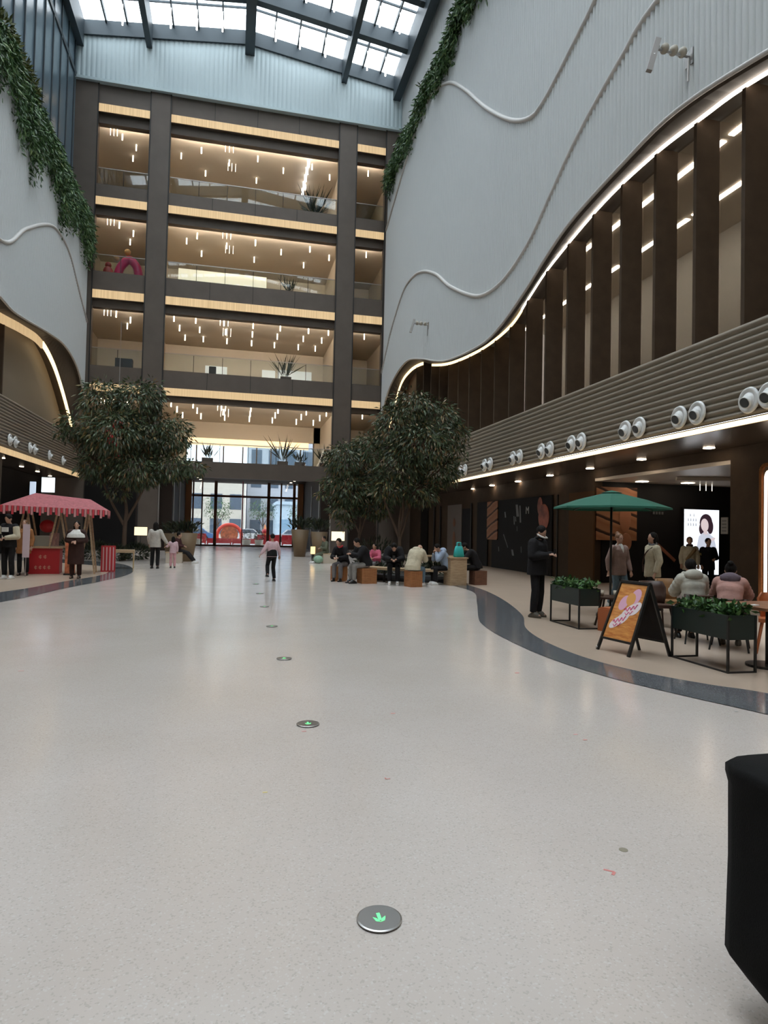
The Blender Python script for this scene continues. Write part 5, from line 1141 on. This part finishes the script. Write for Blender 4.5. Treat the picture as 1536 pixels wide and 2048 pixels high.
# bench group
person('sitter in a black jacket with a red collar on the leftmost slatted stool', 3.30, 19.55, 2.5, 1.68, sit(.25, hands='lap'), C_black, C_grey, M_blackm, 'short', None, .05, .06, collar=cloth('red_cloth', (.42, .03, .04)), look=(-.4, 0))
person('sitter in a big black jacket and light grey trousers on the second stool', 3.82, 18.72, PI*.5+.25, 1.75, sit(.2, hands='phone', down=.03), C_black, cloth('light_grey_cloth', (.24, .225, .21)), M_blackm, 'short', None, .07, .06, look=(-.5, 0), extra=held_phone('small phone held by the sitter in the big black jacket'))
person('child in a bright pink jacket behind the seated group on the right', 4.5, 20.4, 2.4, 1.35, sit(.1), cloth('bright_pink_cloth', (.62, .14, .22)), C_grey, M_blackm, 'short', None, .04, .06, z=.1)
person('sitter in black with white shoes leaning forward on the curved bench', 4.62, 18.55, PI-.25, 1.76, sit(.42, hands='lap', down=.14, ankle=.46), C_black, C_black, M_wshoe, 'short', None, .07, .06, look=(-.9, 0), extra=held_phone('phone held low by the sitter leaning forward'))
person('sitter in a cream padded jacket bent over on the slatted stool', 4.92, 17.58, -.75, 1.66, sit(.30, hands='phone', down=.1, spread=.13), C_cream, C_jean, M_wshoe, 'none', None, .09, .08, hood=C_cream, look=(-.8, 0))
person('sitter in a pale blue hooded top with hands at the face', 6.15, 18.25, PI*.5+.1, 1.62, sit(.22, hands='face', down=.05), C_blue, C_black, M_wshoe, 'short', None, .05, .06, look=(-.6, 0), hood=C_blue)
person('sitter dressed in black on the brown stool at the right of the bed', 7.12, 18.32, PI*.5-.1, 1.68, sit(.28, hands='table', down=.05), C_black, C_black, M_blackm, 'short', None, .06, .06, look=(-.4, 0))
# left side
def varsity(root, J):
    held_phone('black phone held by the man in the varsity jacket')(root, J)
    q = MB(); q.box(-.09, .09, .155, .175, 1.24, 1.36); q.build('chest_lettering', C_white, root)
person('man in a black varsity jacket with cream sleeves looking at his phone', -5.95, 19.6, PI-.35, 1.78, dict(head=(0, .06, 1.58), elL=(-.25, .02, 1.12), elR=(.25, .02, 1.12), wrL=(-.05, .25, 1.08), wrR=(.05, .25, 1.08)), C_black, C_black, M_wshoe, 'short', None, .05, .10, sleeve=C_cream, look=(-.5, 0), extra=varsity, vox=.013)
person('person in an orange-brown coat half hidden behind the man in the varsity jacket', -5.95, 20.9, PI, 1.62, None, cloth('orange_brown_cloth', (.30, .13, .05)), C_black, M_blackm, 'long', M_hairb, .05, .25)
person('woman in a long dark brown coat with a broad white collar by the food cart', -4.30, 19.85, PI-.05, 1.62, dict(elL=(-.26, .0, 1.15), elR=(.26, .0, 1.15), wrL=(-.03, .22, 1.12), wrR=(.04, .22, 1.10)), C_brown, C_brown, M_blackm, 'long', None, .07, .50,
       extra=lambda r, J: remesh((lambda q: q.build('white_cape_collar', C_white, r))(MB().loft([ring(Vector((0, 0, z_)), Vector((1, 0, 0)), Vector((0, 1, 0)), a_, b_) for z_, a_, b_ in ((1.22, .29, .215), (1.33, .265, .195), (1.42, .16, .13), (1.47, .085, .09))])), .014), vox=.014)
person('woman in a white jacket walking away holding a child by the hand', -2.72, 24.7, -.15, 1.66, dict(elR=(.28, .0, 1.16), wrR=(.43, .04, .93)), C_beige, C_black, M_blackm, 'long', None, .055, .14)
person('little girl all in pink holding the hand of the woman in white', -2.14, 25.1, -.1, 1.15, dict(elL=(-.3, .0, 1.18), wrL=(-.38, .03, 1.16)), C_pinkl, C_pink, M_blackm, 'long', None, .04, .12)
person('dark-clothed sitter with stretched legs by the tan planter', -2.25, 28.6, -PI*.5-.2, 1.68, sit(.0, .40, ankle=.72), cloth('dark_maroon_cloth', (.05, .018, .018)), C_black, M_wshoe, 'short', None, .05, .06)
person('child in a pale pink top and black overalls running across the middle of the hall', 1.12, 19.2, .35, 1.38, dict(knL=(-.12, .12, .56), anL=(-.22, -.16, .26), knR=(.10, .10, .50), anR=(.12, .02, .085), elL=(-.30, .0, 1.16), wrL=(-.42, .02, .98), elR=(.26, -.02, 1.14), wrR=(.3, .02, .92)), C_pinkl, C_black, M_blackm, 'short', None, .04, .04,
       extra=lambda r, J: remesh((lambda q: q.build('overall_bib', C_black, r))(MB().loft([ring(Vector((0, 0, z_)), Vector((1, 0, 0)), Vector((0, 1, 0)), a_, b_) for z_, a_, b_ in ((.9, .205, .16), (1.05, .185, .145), (1.16, .15, .15))])), .014))
person('person in dull green and grey clothes sitting low by the right facade column', 4.15, 29.6, PI*.5+.3, 1.62, sit(.05, .36, ankle=.66), C_green, C_green, M_wshoe, 'short', None, .05, .06, z=-.0)
t = thing('low_block_seat', 'low cream block seat under the person in dull green', 'seat', (4.25, 29.6, 0))
m = MB(); m.box(-.25, .5, -.25, .25, 0, .42); m.build('block', M_cream, t); m = MB(); m.box(-.27, .52, -.27, .27, .42, .45); m.build('top', M_lwood, t)
t = thing('low_block_seat', 'low cream block seat under the dark-clothed sitter left of the entrance', 'seat', (-2.3, 28.6, 0))
m = MB(); m.box(-.4, .25, -.25, .25, 0, .42); m.build('block', M_cream, t); m = MB(); m.box(-.42, .27, -.27, .27, .42, .45); m.build('top', M_lwood, t)
m = MB(); m.ball((0, 0, .18), (.22, .16, .18)); t = thing('mint_bag', 'pale mint green bag beside the person in dull green', 'bag', (3.78, 29.3, 0)); m.build('body', cloth('mint_cloth', (.30, .46, .34)), t, True); m = MB(); m.tube(spline([(-.08, 0, .3), (0, 0, .45), (.08, 0, .3)]), .012, 6); m.build('handle', C_green, t)
b = MB(); b.box(-.1, .1, -.08, .08, 0, .35); tag(b.build('small_lantern', mat('small_lantern_glow', (1, .7, .3), .5, emit=1.6, ecol=(1, .66, .28)), loc=(3.75, 31.2, .35)), 'small glowing amber cube lamp left of the person in dull green', 'lamp')
b = MB(); b.box(-.06, .06, -.06, .06, 0, .35); tag(b.build('lamp_plinth', M_blackm, loc=(3.75, 31.2, 0)), 'thin dark plinth carrying the small amber cube lamp', 'plinth')

# ------------------------------------------------------------------ outside the entrance
b = MB(); b.box(-60, 70, 56, 140, -.12, -.02); struct(b.build('ground_street', mat('street_paving', (.34, .33, .32), .7)))
def building(label, x0, x1, y, h, mw, mwin, fl_, cols):
    t = thing('street_building', label, 'building', ((x0+x1)/2, y, -.02)); w = (x1-x0)/2
    m = MB(); m.box(-w, w, 0, 10, 0, h); m.build('wall', mw, t)
    for k in range(fl_):
        for i in range(cols):
            xx = -w+2*w*(i+.5)/cols; z = .6+3.4*k; m = MB(); m.box(xx-w/cols*.6, xx+w/cols*.6, -.05, .02, z, z+2.1); m.build('window', mwin, t)
    m = MB(); m.box(-w-.2, w+.2, -.3, 10, h, h+.4); m.build('roof', mw, t)
M_win = mat('street_window', (.10, .13, .17), .2); M_winb = mat('street_window_blue', (.25, .38, .5), .2)
building('pale cream street building seen through the left half of the entrance', -14, 1.5, 92, 8.6, mat('pale_render', (.62, .55, .46), .8), M_win, 2, 6)
building('tall grey street building seen through the right half of the entrance', 1.8, 24, 96, 32, mat('grey_render', (.45, .45, .48), .8), M_win, 8, 9)
building('low blue-white shop seen through the right end of the entrance', 5.5, 12.5, 84, 4.6, mat('blue_white_render', (.5, .6, .68), .7), M_winb, 1, 3)
for i, (x, lab) in enumerate(((-3.4, 'left stretch of the red barrier outside the entrance'), (-1.2, 'second stretch of the red barrier outside the entrance'), (1.0, 'third stretch of the red barrier outside the entrance'), (3.2, 'fourth stretch of the red barrier outside the entrance'), (5.4, 'right stretch of the red barrier outside the entrance'))):
    t = thing('red_barrier', lab, 'barrier', (x, 60, -.02)); m = MB(); m.box(-1.07, 1.07, -.04, .04, .1, .95 if i in (0, 3, 4) else .55); m.build('panel', M_red, t)
    for sx in (-1, 1): m = MB(); m.box(sx*1.0-.05, sx*1.0+.05, -.2, .2, 0, .1); m.build('foot', M_red, t)
t = thing('festive_arch', 'round red and orange festive arch sign outside the entrance', 'sign', (-.35, 62, -.02))
m = MB(); m.tube([(1.1*math.cos(a), 0, .75+1.05*math.sin(a)) for a in np.linspace(-.6, PI+.6, 24)], .16, 8); m.build('arch', mat('bright_red_vinyl', (.75, .06, .03), .5), t)
m = MB(); m.lathe([(.01, 0), (.8, 0), (.8, .06), (.01, .06)], n=32); o = m.build('disc', mat('orange_red_print', (.5, .14, .06), .5), t); o.rotation_euler.x = PI/2; o.location.z = .9
t = thing('festive_figure', 'orange pointed festive ornament right of the round arch outside', 'ornament', (2.9, 62, -.02)); m = MB(); m.lathe([(.5, 0), (.45, .5), (.25, 1.0), (.02, 1.9)], n=16); m.build('cone', mat('orange_vinyl', (.75, .22, .04), .5), t, True); m = MB(); m.ball((0, 0, 1.2), .3); m.build('ball', M_red, t, True)
def car(label, x, y, mm, L=4.2):
    t = thing('parked_car', label, 'car', (x, y, -.02)); m = MB()
    m.prism([(-L/2, .25), (-L/2, .75), (-L*.28, .95), (-L*.16, 1.42), (L*.22, 1.42), (L*.36, .95), (L/2, .8), (L/2, .25)], -.85, .85, 'y'); m.build('body', mm, t)
    m = MB(); m.prism([(-L*.26, .97), (-L*.15, 1.36), (L*.20, 1.36), (L*.32, .97)], -.87, .87, 'y'); m.build('windows', M_win, t)
    for sx in (-.3, .3):
        for sy in (-1, 1): m = MB(); m.tube([(sx*L, sy*.88, .32), (sx*L, sy*.70, .32)], .32, 14); m.build('wheel', M_blackm, t)
car('white car parked outside the middle of the entrance', 1.2, 72, M_white); car('blue car parked outside the left half of the entrance', -4.2, 73, mat('blue_car_paint', (.08, .16, .32), .3)); car('silver car parked outside the right half of the entrance', 6.6, 74, mat('silver_car_paint', (.45, .46, .48), .3))
for i, (x, y, lab) in enumerate(((-1.6, 68, 'thin street tree outside the left half of the entrance'), (3.0, 70, 'thin street tree outside the middle right of the entrance'), (7.6, 76, 'street tree outside the right end of the entrance'))):
    tree('street_tree', lab, (x, y, 0), [([(0, 0, 0), (.05, 0, 1.5), (.0, 0, 3)], .09), ([(0, 0, 1.6), (.5, 0, 2.6)], .05), ([(0, 0, 1.7), (-.5, 0, 2.8)], .05)], [(0, 0, 3.6, 1.3, 1.2, 1.0), (.6, 0, 3.0, .8, .8, .6), (-.6, 0, 3.0, .8, .8, .6)], 500, .22, .07, M_shrub)
for i, (x, w, lab) in enumerate(((-3.0, .6, 'round grey-brown shrub tub just inside the left barrier'), (1.1, .55, 'round shrub tub in the middle just outside the doors'), (2.2, .5, 'round shrub tub right of the red pole just outside the doors'))):
    t = thing('shrub_tub', lab, 'potted plant', (x, 57.5, -.02)); m = MB(); m.lathe([(.01, 0), (w*.6, 0), (w*.75, .5), (.01, .5)], n=20); m.build('pot', M_cream, t)
    q = MB(); C, d = in_blobs([(0, 0, .85, w*.8, w*.8, .45)], 220, .3); leaves(q, C, d, .16, .06); f = q.build('foliage', M_shrubd, t); f['kind'] = 'stuff'
